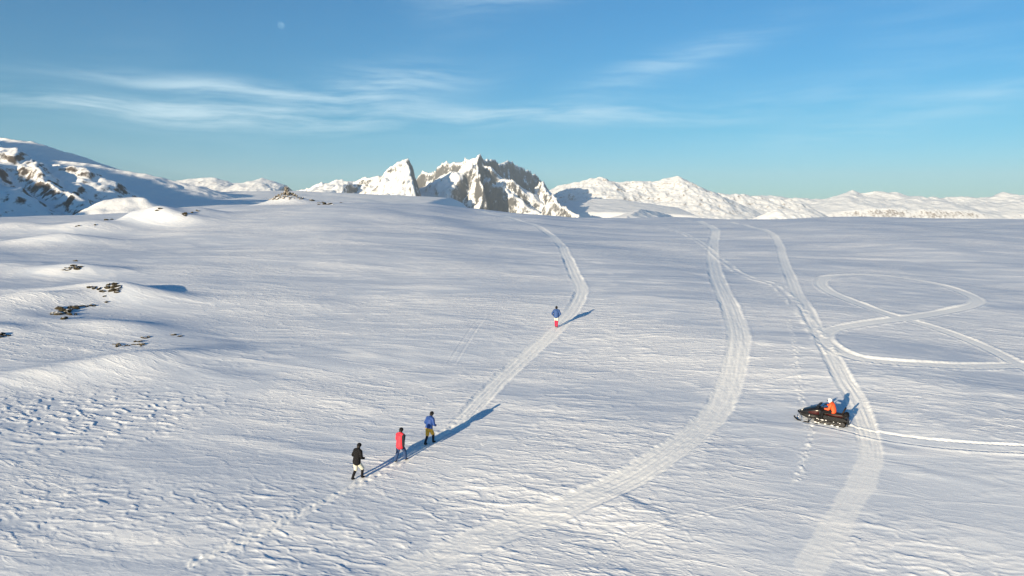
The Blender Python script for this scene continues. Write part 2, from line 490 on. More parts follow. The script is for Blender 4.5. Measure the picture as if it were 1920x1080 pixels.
def snow_material():
    m, t = material('snow')
    pos = t.n('ShaderNodeNewGeometry').outputs['Position']
    att = t.n('ShaderNodeAttribute', {'attribute_name': 'track'}).outputs['Fac']
    plate = t.n('ShaderNodeAttribute', {'attribute_name': 'plate'}).outputs['Fac']
    rot = t.n('ShaderNodeMapping', Vector=pos, Rotation=(0, 0, -WD)).outputs[0]

    def strip(sx, sy, detail, dist=0.5):
        v = t.n('ShaderNodeVectorMath', {'operation': 'MULTIPLY'}, i0=rot, i1=(sx, sy, 1.0)).outputs[0]
        return t.n('ShaderNodeTexNoise', {'noise_dimensions': '2D'}, Vector=v, Scale=1.0, Detail=detail, Roughness=0.6, Distortion=dist).outputs[0]
    glaze = strip(0.045, 0.085, 4.0)                     # broad fields of hard blue glaze and of wind-packed snow
    field = t.smooth(glaze, 0.40, 0.62)
    nz, nz3, nz4 = strip(1.9, 6.5, 3.0), strip(0.5, 1.9, 3.0), strip(0.10, 0.55, 3.0)
    fl1, fl3, fl4 = t.smooth(nz, 0.50, 0.68), t.smooth(nz3, 0.48, 0.68), t.smooth(nz4, 0.48, 0.66)
    fleck = t.m('MULTIPLY', t.m('MAXIMUM', fl3, t.m('MULTIPLY', fl1, 0.7)), t.m('ADD', 0.25, t.m('MULTIPLY', field, 0.75)))
    fleck = t.m('MAXIMUM', t.m('MAXIMUM', fleck, t.m('MULTIPLY', fl4, 0.7)), plate)
    crust = t.mix(field, rgb(0.60, 0.655, 0.745), rgb(0.715, 0.745, 0.80))
    base = t.mix(fleck, crust, rgb(0.855, 0.87, 0.895))
    col = t.mix(att, base, rgb(0.92, 0.925, 0.92))
    keep = t.m('SUBTRACT', 1.0, t.m('MULTIPLY', att, 0.75))
    kf = t.m('MULTIPLY', keep, t.m('ADD', 0.3, t.m('MULTIPLY', field, 0.7)))
    b = t.n('ShaderNodeBump', Strength=t.m('MULTIPLY', kf, 0.4), Distance=0.028, Height=fl1)
    b2 = t.n('ShaderNodeBump', Strength=t.m('MULTIPLY', kf, 0.4), Distance=0.06, Height=fl3, Normal=b.outputs[0])
    b2 = t.n('ShaderNodeBump', Strength=t.m('MULTIPLY', keep, 0.18), Distance=0.08, Height=fl4, Normal=b2.outputs[0])
    bsdf(t, col, 0.65, b2.outputs[0], 0.25)
    return m


def mountain_material(name, rock_a, rock_b, lo, hi, scale, thr=0.0):
    """snow on gentle faces, bare layered rock on steep ones"""
    m, t = material(name)
    g = t.n('ShaderNodeNewGeometry')
    pos = g.outputs['Position']
    nz = t.n('ShaderNodeSeparateXYZ', Vector=g.outputs['Normal']).outputs[2]
    n1 = t.n('ShaderNodeTexNoise', Vector=pos, Scale=scale * 1.6, Detail=7.0, Roughness=0.75)
    mp = t.n('ShaderNodeMapping', Vector=pos, Scale=(1.0, 1.0, 0.7))
    n2 = t.n('ShaderNodeTexNoise', Vector=mp.outputs[0], Scale=scale * 6.0, Detail=5.0, Roughness=0.7)
    steep = t.m('ADD', nz, t.m('MULTIPLY', t.m('SUBTRACT', n1.outputs[0], 0.5), 0.55))
    steep = t.m('ADD', steep, t.m('MULTIPLY', t.m('SUBTRACT', n2.outputs[0], 0.5), 0.85))
    rock = t.smooth(steep, lo, hi, 1.0, 0.0)
    rc = t.mix(n2.outputs[0], rgb(*rock_a), rgb(*rock_b))
    col = t.mix(rock, rgb(0.86, 0.87, 0.885), rc)
    bmp = t.n('ShaderNodeBump', Strength=0.6, Distance=6.0 * 0.004 / scale, Height=n2.outputs[0])
    bsdf(t, col, 0.75, bmp.outputs[0], 0.15)
    return m


def plain(name, color, rough=0.6, spec=0.3, metal=0.0, vary=0.12, scale=20.0, bump=0.0):
    m, t = material(name)
    oc = t.n('ShaderNodeTexCoord').outputs['Object']
    nz = t.n('ShaderNodeTexNoise', Vector=oc, Scale=scale, Detail=4.0)
    dark = tuple(c * (1 - vary) for c in color); light = tuple(min(1, c * (1 + vary)) for c in color)
    col = t.mix(nz.outputs[0], rgb(*dark), rgb(*light))
    nrm = t.n('ShaderNodeBump', Strength=bump, Distance=0.02, Height=nz.outputs[0]).outputs[0] if bump else None
    bsdf(t, col, rough, nrm, spec, metal)
    return m


SNOW = snow_material()


def rock_material(name, ca, cb, lo, hi):
    m, t = material(name)
    g = t.n('ShaderNodeNewGeometry')
    nz = t.n('ShaderNodeSeparateXYZ', Vector=g.outputs['Normal']).outputs[2]
    a = t.n('ShaderNodeTexNoise', Vector=g.outputs['Position'], Scale=2.2, Detail=6.0, Roughness=0.7)
    rc = t.mix(t.smooth(a.outputs[0], 0.3, 0.7), rgb(*ca), rgb(*cb))
    cap = t.smooth(t.m('ADD', nz, t.m('MULTIPLY', t.m('SUBTRACT', a.outputs[0], 0.5), 0.9)), lo, hi)
    col = t.mix(cap, rc, rgb(0.86, 0.87, 0.885))
    b = t.n('ShaderNodeBump', Strength=0.7, Distance=0.08, Height=a.outputs[0])
    bsdf(t, col, 0.85, b.outputs[0], 0.15)
    return m


ROCK = rock_material('rock', (0.016, 0.014, 0.009), (0.075, 0.062, 0.038), 0.84, 0.98)
STONE = rock_material('cairn_stone', (0.06, 0.052, 0.042), (0.27, 0.24, 0.20), 0.66, 0.88)


# ------------------------------------------------------------------ object helpers
def link(o, parent=None):
    COL.objects.link(o)
    if parent is not None:
        o.parent = parent
    return o


def tag(o, label=None, cat=None, group=None, kind=None):
    if label: o['label'] = label
    if cat: o['category'] = cat
    if group: o['group'] = group
    if kind: o['kind'] = kind
    return o


def empty(name, loc, rot=None):
    o = bpy.data.objects.new(name, None)
    o.empty_display_size = 0.2
    o.location = loc
    if rot is not None:
        o.rotation_euler = rot
    return link(o)


def grid_mesh(name, co, faces, mat, normals=None, attrs=None):
    me = bpy.data.meshes.new(name)
    nv, nf = len(co), len(faces)
    k = faces.shape[1]
    me.vertices.add(nv); me.vertices.foreach_set('co', co.astype(np.float32).ravel())
    me.loops.add(nf * k); me.loops.foreach_set('vertex_index', faces.astype(np.int32).ravel())
    me.polygons.add(nf); me.polygons.foreach_set('loop_start', (np.arange(nf) * k).astype(np.int32))
    me.update(calc_edges=True)
    me.polygons.foreach_set('use_smooth', np.ones(nf, bool))
    for an, av in (attrs or {}).items():
        a = me.attributes.new(an, 'FLOAT', 'POINT'); a.data.foreach_set('value', av.astype(np.float32).ravel())
    if normals is not None:
        me.normals_split_custom_set_from_vertices(normals.astype(np.float32))
    me.materials.append(mat)
    me.update()
    return me


# ------------------------------------------------------------------ the snowfield and its tracks
def build_ground():
    co = np.stack([GX, GY, GZ], -1)
    nx = np.zeros_like(co)
    du = np.gradient(co, axis=0); dv_ = np.gradient(co, axis=1)
    nrm = np.cross(dv_, du)
    nrm *= np.sign(nrm[..., 2:3]); nrm /= np.linalg.norm(nrm, axis=-1, keepdims=True)
    idx = np.arange(NR * NA).reshape(NR, NA)
    nxt = np.roll(idx, -1, axis=1)
    q = np.stack([idx[:-1], nxt[:-1], nxt[1:], idx[1:]], -1).reshape(-1, 4)
    tid = TID.ravel()
    ft = np.max(tid[q], axis=1) * (np.sum(tid[q] > 0, axis=1) >= 2)
    cof, nf_, tf = co.reshape(-1, 3), nrm.reshape(-1, 3), TRK.ravel()
    for k in range(0, len(TRACKS) + 1):
        fq = q[ft == k]
        if not len(fq):
            continue
        used, inv = np.unique(fq.ravel(), return_inverse=True)
        f2 = inv.reshape(-1, 4)
        nm = 'snowfield' if k == 0 else TRACKS[k - 1][0]
        cc, nn, tr = cof[used], nf_[used], tf[used]
        me = grid_mesh(nm, cc, f2, SNOW, nn, {'track': tr, 'plate': PLATE.ravel()[used]})
        o = link(bpy.data.objects.new(nm, me))
        tag(o, 'wind-carved open snow slope rising to the crest' if k == 0 else TRACKS[k - 1][1], None, None if k == 0 else 'tracks in the snow', 'structure')


build_ground()


# ------------------------------------------------------------------ mountains
def P(px, py, y):
    e = math.atan((540 - py) / F) - PITCH
    return ((px - 960) / F * 0.995 * y, y, CAM[2] + y * math.tan(e))


def tents(X, Y, ridges, k, end=1.8):
    """height of the union of ridges: each falls off left / right of its line at its own slope"""
    out = np.full(X.shape, -400.0)
    for pts, sl, sr, capped in ridges:
        best = np.full(X.shape, -1e9)
        for si, (a, b) in enumerate(zip(pts[:-1], pts[1:])):
            ax, ay, az_ = a; bx, by, bz = b
            L = math.hypot(bx - ax, by - ay)
            dx, dy = (bx - ax) / L, (by - ay) / L
            ex, ey = X - ax, Y - ay
            t = np.clip(ex * dx + ey * dy, 0, L)
            d = np.hypot(ex - t * dx, ey - t * dy)
            side = -ex * dy + ey * dx          # > 0: left of the walking direction
            slope = sr + (sl - sr) * sstep(-0.35, 0.35, side / np.maximum(d, 1e-3))
            if capped > 1:                              # the ridge breaks off in a cliff at its end
                (cx, cy, _), (ex2, ey2, _) = pts[-2], pts[-1]
                cl_ = math.hypot(ex2 - cx, ey2 - cy)
                over = np.clip(((X - ex2) * (ex2 - cx) + (Y - ey2) * (ey2 - cy)) / cl_ / 60, 0, 1)
                slope = slope + (capped - slope) * over
            z = az_ + (bz - az_) * t / L - slope * d
            best = np.maximum(best, z)
        m = np.maximum(out, best)
        out = m + k * np.log(np.exp(np.clip((out - m) / k, -40, 0)) + np.exp(np.clip((best - m) / k, -40, 0)))
    return out


def mountain(name, label, ridges, x0, x1, y0, y1, dx, dy, mat, seed, warp, rough, k=6.0, floor=-90):
    xs = np.arange(x0, x1 + dx, dx); ys = np.arange(y0, y1 + dy, dy)
    X, Y = np.meshgrid(xs, ys)
    wl = warp * 7
    Xw = X + warp * fbm(X / wl, Y / wl, seed, 4, 0.55)
    Yw = Y + warp * 1.3 * fbm(X / wl + 40, Y / wl, seed + 9, 4, 0.55)
    Z = tents(Xw, Yw, ridges, k)
    hgt = np.clip((Z + 40) / 200, 0, 1)
    gx_, gy_ = np.gradient(Z, dx, axis=1), np.gradient(Z, dy, axis=0)
    stp = np.clip(np.hypot(gx_, gy_) / 0.9, 0, 1.4)          # crags only where the face is steep
    rid = 1 - np.abs(fbm(X / (wl * 1.6), Y / (wl * 2.6), seed + 20, 4, 0.45)) * 2
    Z = Z + rough * 1.1 * hgt * fbm(X / (wl * 4.5), Y / (wl * 4.5), seed + 40, 3, 0.6)
    Z = Z + rough * hgt * (0.35 + 0.65 * stp) * (rid - 0.6) + rough * 0.30 * hgt * stp * fbm(X / (wl * 0.3), Y / (wl * 0.6), seed + 30, 3)
    # sink the rim so that no side wall shows
    ru = sstep(0, 1, np.minimum(np.minimum(X - x0, x1 - X) / (0.12 * (x1 - x0)), np.minimum(Y - y0, y1 - Y) / (0.12 * (y1 - y0))))
    Z = floor + (Z - floor) * ru
    Z = np.maximum(Z, floor - 20)
    co = np.stack([X, Y, Z], -1).reshape(-1, 3)
    ny, nx = X.shape
    idx = np.arange(nx * ny).reshape(ny, nx)
    q = np.stack([idx[:-1, :-1], idx[:-1, 1:], idx[1:, 1:], idx[1:, :-1]], -1).reshape(-1, 4)
    q = q[co[q][:, :, 2].max(1) > floor]
    used, inv = np.unique(q.ravel(), return_inverse=True)
    me = grid_mesh(name, co[used], inv.reshape(-1, 4), mat)
    o = link(bpy.data.objects.new(name, me))
    return tag(o, label, None, None, 'structure')


def line(y, pts):
    return [P(p[0], p[1], p[2] if len(p) > 2 else y) for p in pts]


ROCKY = mountain_material('massif_rock', (0.045, 0.045, 0.047), (0.155, 0.150, 0.142), 0.36, 0.62, 0.012)
FARM = mountain_material('far_range_snow', (0.16, 0.13, 0.11), (0.34, 0.28, 0.23), 0.62, 0.86, 0.006)
LEFTM = mountain_material('near_peak_rock', (0.035, 0.035, 0.035), (0.15, 0.115, 0.09), 0.60, 0.78, 0.009)
SOFT = mountain_material('glacier_snow', (0.3, 0.27, 0.25), (0.5, 0.45, 0.4), 0.1, 0.3, 0.01)

# the rocky massif in the middle
A = line(5000, [(470, 366, 5500), (545, 358, 5300), (600, 350, 5200), (660, 337, 5100), (690, 331, 5050), (720, 325, 5020), (745, 311, 5000), (765, 299, 5000)])
Asp = line(0, [(765, 299, 5000), (771, 330, 4780), (776, 362, 4600), (784, 398, 4420)])
A2 = line(0, [(662, 336, 5095), (650, 342, 4900), (640, 354, 4700), (630, 386, 4500)])
A3 = line(0, [(738, 316, 5005), (728, 345, 4850), (738, 392, 4560)])
B = line(0, [(770, 335, 5800), (790, 319, 5700), (815, 311, 5640), (845, 304, 5580), (858, 298, 5520), (878, 297, 5480), (892, 300, 5450), (902, 291, 5480),
             (913, 298, 5700), (940, 306, 6250), (965, 308, 6700), (978, 311, 6900), (995, 319, 7150), (1008, 329, 7300), (1016, 341, 7350)])
B1 = line(0, [(890, 302, 5460), (894, 310, 5300), (899, 324, 5150), (903, 345, 5060), (906, 402, 5000)])
B2 = line(0, [(938, 307, 6200), (938, 320, 6160), (936, 350, 6120)])
B3 = line(0, [(968, 309, 6740), (970, 322, 6700), (971, 352, 6660)])
B4 = line(0, [(1014, 340, 5750), (1017, 344, 5600), (1030, 360, 5300), (1052, 382, 5000), (1092, 410, 4700)])
mountain('mountain', 'steep rocky snow massif with blue shaded cliffs behind the crest',
         [(A, 0.5, 1.0, 2.8), (Asp, 2.8, 0.72, 1), (A2, 2.2, 0.30, 1), (A3, 1.4, 0.8, 1), (B, 0.6, 3.0, 1), (B1, 4.0, 2.2, 1), (B2, 4.0, 3.4, 1),
          (B3, 4.0, 3.4, 1), (B4, 1.3, 1.9, 1)], -2000, 900, 3900, 7900, 7.0, 9.5, ROCKY, 300, 15, 32, 3.0)

# long bright range on the right
R1 = line(8000, [(1010, 365, 8400), (1055, 345, 8200), (1085, 338), (1105, 333), (1122, 329), (1136, 338), (1165, 340), (1200, 338), (1225, 340), (1250, 335), (1270, 330),
                 (1286, 339), (1300, 350), (1318, 361), (1345, 360), (1400, 366), (1480, 373)])
mountain('mountain', 'bright twin-peaked snow mountain right of the rocky massif',
         [(R1, 0.5, 0.46, 1), (line(0, [(1270, 330, 8000), (1286, 360, 7750), (1300, 405, 7300)]), 1.6, 0.55, 1),
          (line(0, [(1122, 329, 8000), (1128, 352, 7700), (1120, 395, 7300)]), 0.9, 0.5, 1),
          (line(0, [(1190, 339, 8000), (1195, 360, 7700), (1200, 395, 7300)]), 0.8, 0.5, 1),
          (line(0, [(1240, 337, 8000), (1238, 365, 7650), (1230, 400, 7200)]), 0.9, 0.5, 1)],
         -200, 3700, 6300, 9400, 10, 10, FARM, 330, 16, 15, 3.0)
R2 = line(9500, [(1300, 372), (1340, 364), (1400, 367), (1440, 368), (1480, 373), (1540, 371), (1580, 366), (1597, 356), (1615, 360), (1635, 358), (1670, 357), (1680, 366), (1700, 375),
                 (1720, 378), (1742, 369), (1760, 372), (1800, 368), (1830, 371), (1860, 368), (1880, 362), (1900, 367), (1960, 365), (2060, 372), (2250, 366), (2500, 380)])
mountain('mountain', 'low bright snow range running to the right edge',
         [(R2, 0.4, 0.26, 1), (line(0, [(1597, 356, 9500), (1590, 375, 9200), (1570, 402, 8800)]), 0.8, 0.4, 1),
          (line(0, [(1676, 359, 9500), (1690, 385, 9100), (1690, 405, 8800)]), 0.8, 0.35, 1),
          (line(0, [(1880, 363, 9500), (1860, 385, 9150), (1835, 405, 8800)]), 0.8, 0.35, 1)],
         2200, 10400, 8300, 10600, 15, 12, FARM, 360, 26, 24, 6.0)
mountain('hill', 'small rocky foothills under the low bright range',
         [(line(7000, [(1395, 412), (1425, 403), (1455, 391), (1480, 395), (1515, 402), (1540, 412)]), 0.6, 0.6, 1)],
         2000, 5600, 6500, 7800, 9, 9, ROCKY, 380, 12, 14, 4.0)
mountain('hill', 'smooth pale snow dome below the twin-peaked mountain',
         [(line(6200, [(1030, 398), (1060, 383), (1110, 372), (1150, 373), (1185, 381), (1212, 396)]), 0.3, 0.14, 1)],
         100, 1500, 5200, 6800, 9, 9, SOFT, 390, 14, 5, 10.0)
mountain('hill', 'small blue shaded snow hill at the end of the middle track',
         [(line(0, [(1168, 411, 3900), (1185, 401, 4100), (1200, 392, 4400), (1232, 397, 5000), (1262, 404, 5600), (1290, 411, 6200)]), 0.3, 0.42, 1)],
         450, 1700, 3700, 6400, 8, 10, SOFT, 395, 12, 4, 5.0)

# left hand peaks
L1 = line(1700, [(-330, 255, 1600), (-160, 258, 1650), (-60, 268), (0, 275), (25, 272), (48, 276), (60, 282), (75, 294), (100, 303), (130, 309), (155, 317), (166, 332, 1690), (182, 352, 1680), (215, 395, 1660)])
L1b = line(0, [(64, 286, 1690), (80, 316, 1600), (118, 346, 1520), (162, 384, 1450), (178, 396, 1420)])
L1c = line(0, [(-40, 276, 1690), (0, 318, 1560), (20, 340, 1450), (30, 350, 1400)])
mountain('mountain', 'nearest rocky snow peak at the left edge, half in shade',
         [(L1, 0.6, 0.62, 1), (L1b, 0.9, 0.8, 1), (L1c, 0.7, 0.5, 1)],
         -2000, -550, 950, 2050, 3.6, 4.2, LEFTM, 400, 11, 22, 3.0)
mountain('mountain', 'big rounded blue shaded mountain behind the left peak',
         [(line(4000, [(-500, 262), (-260, 254), (-100, 250), (0, 257), (70, 263), (92, 268), (118, 285), (145, 305), (192, 335), (240, 362)]), 0.4, 0.5, 1)],
         -4600, -1700, 3000, 4700, 9, 9, SOFT, 420, 18, 8, 10.0)
mountain('mountain', 'long blue shaded snow ridge with a bright crest left of the cairn',
         [(line(2500, [(60, 298), (100, 301), (148, 304), (190, 308), (215, 315), (250, 321), (280, 325), (310, 333), (340, 341), (364, 347), (420, 362, 2650)]), 0.3, 0.36, 1)],
         -1950, -700, 1850, 2950, 5, 5, SOFT, 430, 9, 3, 4.0)
# the high ground beyond the left edge whose shadow fills that valley
SHP = [(-900, 60), (-1295, 115), (-1717, 184), (-2360, 324), (-2614, 359), (-3300, 490), (-4244, 665), (-4411, 655), (-4578, 655), (-5300, 690)]
mountain('mountain', 'high snow ridge beyond the left edge of the view',
         [([(0.819 * p - 0.574 * 200, -0.574 * p - 0.819 * 200, h + 0.1495 * 200) for p, h in SHP], 0.55, 0.55, 1)],
         -5600, -500, -100, 3900, 26, 26, SOFT, 470, 14, 6, 6.0)
mountain('mountain', 'small far peaks on the skyline left of the cairn',
         [(line(7000, [(300, 345), (340, 337), (375, 335), (405, 334), (440, 343), (470, 342), (482, 337), (495, 333), (510, 341), (526, 351), (560, 358)]), 0.4, 0.3, 1),
          (line(0, [(493, 334, 7000), (505, 350, 6700), (520, 370, 6300)]), 1.2, 0.4, 1)],
         -3500, -1950, 6000, 7600, 8, 9, FARM, 440, 16, 10, 5.0)
mountain('hill', 'gentle pale snow slope behind the cairn',
         [(line(0, [(390, 365, 3100), (440, 360, 3300), (500, 358, 3500), (560, 358, 3600), (630, 362, 3680), (680, 377, 3740), (730, 400, 3800), (800, 440, 3860)]), 0.2, 0.052, 1)],
         -1700, -100, 1300, 4500, 10, 14, SOFT, 450, 20, 5, 6.0)
mountain('hill', 'low sunlit snow mound in the shaded valley on the left',
         [(line(0, [(180, 386, 1160), (205, 374, 1170), (240, 369, 1180), (275, 370, 1190), (290, 388, 1200)]), 0.5, 0.5, 1)],
         -1000, -250, 780, 1500, 4, 4, SOFT, 460, 6, 2, 2.0)


# ------------------------------------------------------------------ the air
def build_haze():
    bm = bmesh.new()
    bmesh.ops.create_cube(bm, size=1, matrix=Matrix.Translation((0, 0, 345)) @ Matrix.Diagonal((29600, 29600, 910, 1)))
    me = bpy.data.meshes.new('haze'); bm.to_mesh(me); bm.free()
    m, t = material('haze')
    v = t.n('ShaderNodeVolumePrincipled', Color=rgb(0.70, 0.84, 1.0), Density=HAZE, Anisotropy=0.0)
    t.n('ShaderNodeOutputMaterial', Volume=v.outputs[0])
    me.materials.append(m)
    o = link(bpy.data.objects.new('haze', me))
    tag(o, None, None, None, 'stuff')


HAZE = 0.00005
build_haze()

# ------------------------------------------------------------------ moon
def build_moon():
    d = 60000.0
    e = math.atan((540 - 47) / F) - PITCH
    dirv = Vector(((527 - 960) / F * math.cos(math.atan((540 - 47) / F) ) / math.cos(math.atan((540 - 47) / F)), 0, 0))
    cx, cz = (527 - 960) / F, (540 - 47) / F
    c, s_ = math.cos(PITCH), math.sin(PITCH)
    v = Vector((cx, c + cz * s_, -s_ + cz * c)).normalized()
    bm = bmesh.new()
    bmesh.ops.create_uvsphere(bm, u_segments=48, v_segments=24, radius=d * math.tan(rad(0.265)))
    for f in bm.faces: f.smooth = True
    me = bpy.data.meshes.new('moon'); bm.to_mesh(me); bm.free()
    m, t = material('moon')
    n = t.n('ShaderNodeTexNoise', Vector=t.n('ShaderNodeTexCoord').outputs['Object'], Scale=0.006, Detail=3.0)
    dif = t.n('ShaderNodeBsdfDiffuse', Color=t.mix(t.smooth(n.outputs[0], 0.4, 0.6), rgb(0.012, 0.018, 0.022), rgb(0.034, 0.046, 0.054)))
    add = t.n('ShaderNodeAddShader', i0=t.n('ShaderNodeBsdfTransparent').outputs[0], i1=dif.outputs[0])
    t.n('ShaderNodeOutputMaterial', Surface=add.outputs[0])
    me.materials.append(m)
    o = link(bpy.data.objects.new('moon', me))
    o.location = Vector(CAM) + v * d
    tag(o, 'pale daytime moon high in the blue sky', 'moon')


build_moon()


# ------------------------------------------------------------------ rocks and cairn
def rock_mesh(seed, flat=0.6, mat=None):
    r = np.random.default_rng(seed)
    bm = bmesh.new()
    bmesh.ops.create_icosphere(bm, subdivisions=2, radius=1.0)
    off = r.uniform(0, 50, 3)
    cuts = [(Vector(r.normal(size=3)).normalized(), r.uniform(0.55, 0.9)) for _ in range(7)]
    for v in bm.verts:
        p = v.co.copy()
        for n, dd in cuts:                       # broken, faceted faces
            h = p.dot(n)
            if h > dd:
                p -= n * (h - dd) * 0.9
        p *= 1 + 0.10 * math.sin(p.x * 5 + off[0]) * math.sin(p.y * 6 + off[1]) * math.sin(p.z * 5 + off[2])
        v.co = (p.x, p.y, p.z * flat)
    me = bpy.data.meshes.new('rock'); bm.to_mesh(me); bm.free()
    me.materials.append(mat or ROCK)
    return me


ROCKS = [rock_mesh(900 + k, f) for k, f in enumerate((0.55, 0.7, 0.45, 0.8, 0.6, 0.5))]
STONES = [rock_mesh(950 + k, f, STONE) for k, f in enumerate((0.75, 0.7, 0.85, 0.8, 0.6))]


def outcrop(label, cx, cy, spots):
    """exposed bedrock: spots = (px, py, half length m, half height m)"""
    bx, by = at(cx, cy)
    root = empty('rock_outcrop', (bx, by, ground_z(bx, by)))
    tag(root, label, 'rock', 'rocks showing through the snow')
    for k, (px, py, a, h) in enumerate(spots):
        x0, y0 = at(px, py)
        for j in range(2):
            x, y = x0 + random.uniform(-1, 1) * a * 0.9, y0 + random.uniform(-1, 1) * a * 0.8
            q = a * random.uniform(0.5, 0.95)
            o = bpy.data.objects.new('rock', ROCKS[random.randrange(len(ROCKS))])
            link(o, root)
            o.location = (x - bx, y - by, ground_z(x, y) - root.location.z + h * random.uniform(-0.35, 0.12))
            o.scale = (q * random.uniform(0.8, 1.3), q * random.uniform(0.55, 0.9), h * random.uniform(1.1, 1.9))
            o.rotation_euler = (random.uniform(-.35, .35), random.uniform(-.35, .35), random.uniform(-0.9, 0.5))
    return root


def scatter(x0, x1, y0, y1, n, a0, a1, h):
    return [(x0 + (x1 - x0) * (k + random.random()) / n, y0 + (y1 - y0) * (k + 0.5) / n + random.uniform(-3, 3), random.uniform(a0, a1), h * random.uniform(0.6, 1.2)) for k in range(n)]


outcrop('dark rocks along the top of the rocky hummock at left', 195, 541,
        scatter(166, 224, 541, 541, 9, 0.25, 0.6, 0.26) + [(193, 549, 0.35, 0.16), (196, 557, 0.2, 0.12), (201, 567, 0.2, 0.12), (206, 541, 0.7, 0.3), (216, 545, 0.5, 0.22)])
outcrop('brown mossy rock patch on the sunlit face of the hummock at left', 125, 585,
        scatter(98, 150, 588, 576, 10, 0.2, 0.55, 0.24) + [(104, 590, 0.6, 0.28), (112, 582, 0.55, 0.3), (128, 590, 0.35, 0.18), (122, 598, 0.4, 0.18), (142, 590, 0.3, 0.14),
                                                          (160, 573, 0.4, 0.15), (170, 574, 0.3, 0.14), (180, 572, 0.3, 0.12)])
outcrop('thin broken rock line on the drift nearest the front left', 250, 642,
        scatter(208, 268, 647, 646, 8, 0.14, 0.36, 0.14) + scatter(255, 280, 639, 633, 4, 0.16, 0.3, 0.12) + [(326, 627, 0.25, 0.1), (342, 630, 0.28, 0.1)])
outcrop('small rock band on the hummock second from the horizon at left', 137, 500,
        scatter(118, 154, 504, 498, 6, 0.25, 0.55, 0.22) + [(142, 489, 0.35, 0.15), (147, 500, 0.5, 0.25)])
outcrop('low dark rock at the very left edge of the snow', 6, 629, [(3, 628, 0.5, 0.16), (10, 629, 0.35, 0.14), (-6, 627, 0.6, 0.2)])
outcrop('rocks breaking through the steep snow knoll on the left crest', 318, 388,
        scatter(280, 322, 387, 381, 7, 0.4, 0.9, 0.4) + [(351, 401, 0.8, 0.35), (345, 404, 0.5, 0.3), (358, 399, 0.5, 0.3), (300, 392, 0.5, 0.3), (268, 391, 0.5, 0.3), (370, 396, 0.4, 0.2)])
outcrop('few rocks on the low snow mound left of the knoll', 202, 412, [(195, 413, 0.7, 0.35), (206, 412, 0.8, 0.35), (178, 421, 0.3, 0.2), (146, 423, 0.4, 0.2)])
outcrop('dark rocks beside the cairn mound on its right', 612, 381, [(590, 377, 0.8, 0.3), (603, 380, 0.9, 0.4), (612, 383, 1.0, 0.4), (597, 384, 0.7, 0.3), (625, 383, 0.8, 0.25), (640, 380, 0.6, 0.2)])


def build_cairn():
    cx, cy = -57.5, 188.0
    root = empty('cairn', (cx, cy, ground_z(cx, cy)))
    tag(root, 'stone cairn with a short pillar on the crest mound', 'cairn')
    r = random.Random(4)
    z0 = root.location.z
    for k in range(95):                           # heap of stones
        a = r.uniform(0, 2 * math.pi); q = r.random() ** 0.6
        x, y = 4.6 * q * math.cos(a), 3.0 * q * math.sin(a)
        s_ = r.uniform(0.22, 0.48) * (1.15 - 0.35 * q)
        gz = ground_z(cx + x, cy + y) - z0
        o = bpy.data.objects.new('stone', STONES[r.randrange(len(STONES))]); link(o, root)
        o.location = (x, y, gz + max(0, 0.8 * (1 - q * 1.25)) * r.uniform(0.7, 1.0) + 0.05)
        o.scale = (s_, s_ * r.uniform(0.7, 1), s_ * r.uniform(0.8, 1.2)); o.rotation_euler = (r.uniform(-.4, .4), r.uniform(-.4, .4), r.uniform(0, 6))
    z = 0.7
    for k in range(5):                             # the built pillar
        for j in range(4):
            a = j * math.pi / 2 + k * 0.7 + r.uniform(-.2, .2)
            o = bpy.data.objects.new('stone', STONES[r.randrange(len(STONES))]); link(o, root)
            o.location = (0.26 * math.cos(a), 0.26 * math.sin(a), z)
            s_ = r.uniform(0.30, 0.40)
            o.scale = (s_, s_ * 0.9, s_ * 0.8); o.rotation_euler = (r.uniform(-.15, .15), r.uniform(-.15, .15), r.uniform(0, 6))
        z += 0.29


build_cairn()


# ------------------------------------------------------------------ mesh helpers for figures and the snowmobile
def skin_mesh(name, verts, edges, radii, mat, parent, root=0, sub=2):
    """one continuous surface grown round a skeleton"""
    me = bpy.data.meshes.new(name)
    me.from_pydata([tuple(v) for v in verts], edges, [])
    tmp = bpy.data.objects.new(name, me)
    COL.objects.link(tmp)
    md = tmp.modifiers.new('skin', 'SKIN'); md.use_smooth_shade = True
    md.branch_smoothing = 0.4
    for i, r in enumerate(radii):
        sv = me.skin_vertices[0].data[i]
        sv.radius = r if isinstance(r, tuple) else (r, r)
        sv.use_root = i == root
    ss = tmp.modifiers.new('subdivision', 'SUBSURF'); ss.levels = sub; ss.render_levels = sub
    dg = bpy.context.evaluated_depsgraph_get(); dg.update()
    out = bpy.data.meshes.new_from_object(tmp.evaluated_get(dg))
    COL.objects.unlink(tmp); bpy.data.objects.remove(tmp)
    out.name = name
    out.materials.clear(); out.materials.append(mat)
    out.polygons.foreach_set('use_smooth', np.ones(len(out.polygons), bool))
    o = bpy.data.objects.new(name, out)
    return link(o, parent)


def mesh_obj(name, bm, mat, parent, smooth=True):
    bmesh.ops.recalc_face_normals(bm, faces=bm.faces)
    me = bpy.data.meshes.new(name); bm.to_mesh(me); bm.free()
    if smooth:
        me.polygons.foreach_set('use_smooth', np.ones(len(me.polygons), bool))
    me.materials.append(mat)
    return link(bpy.data.objects.new(name, me), parent)


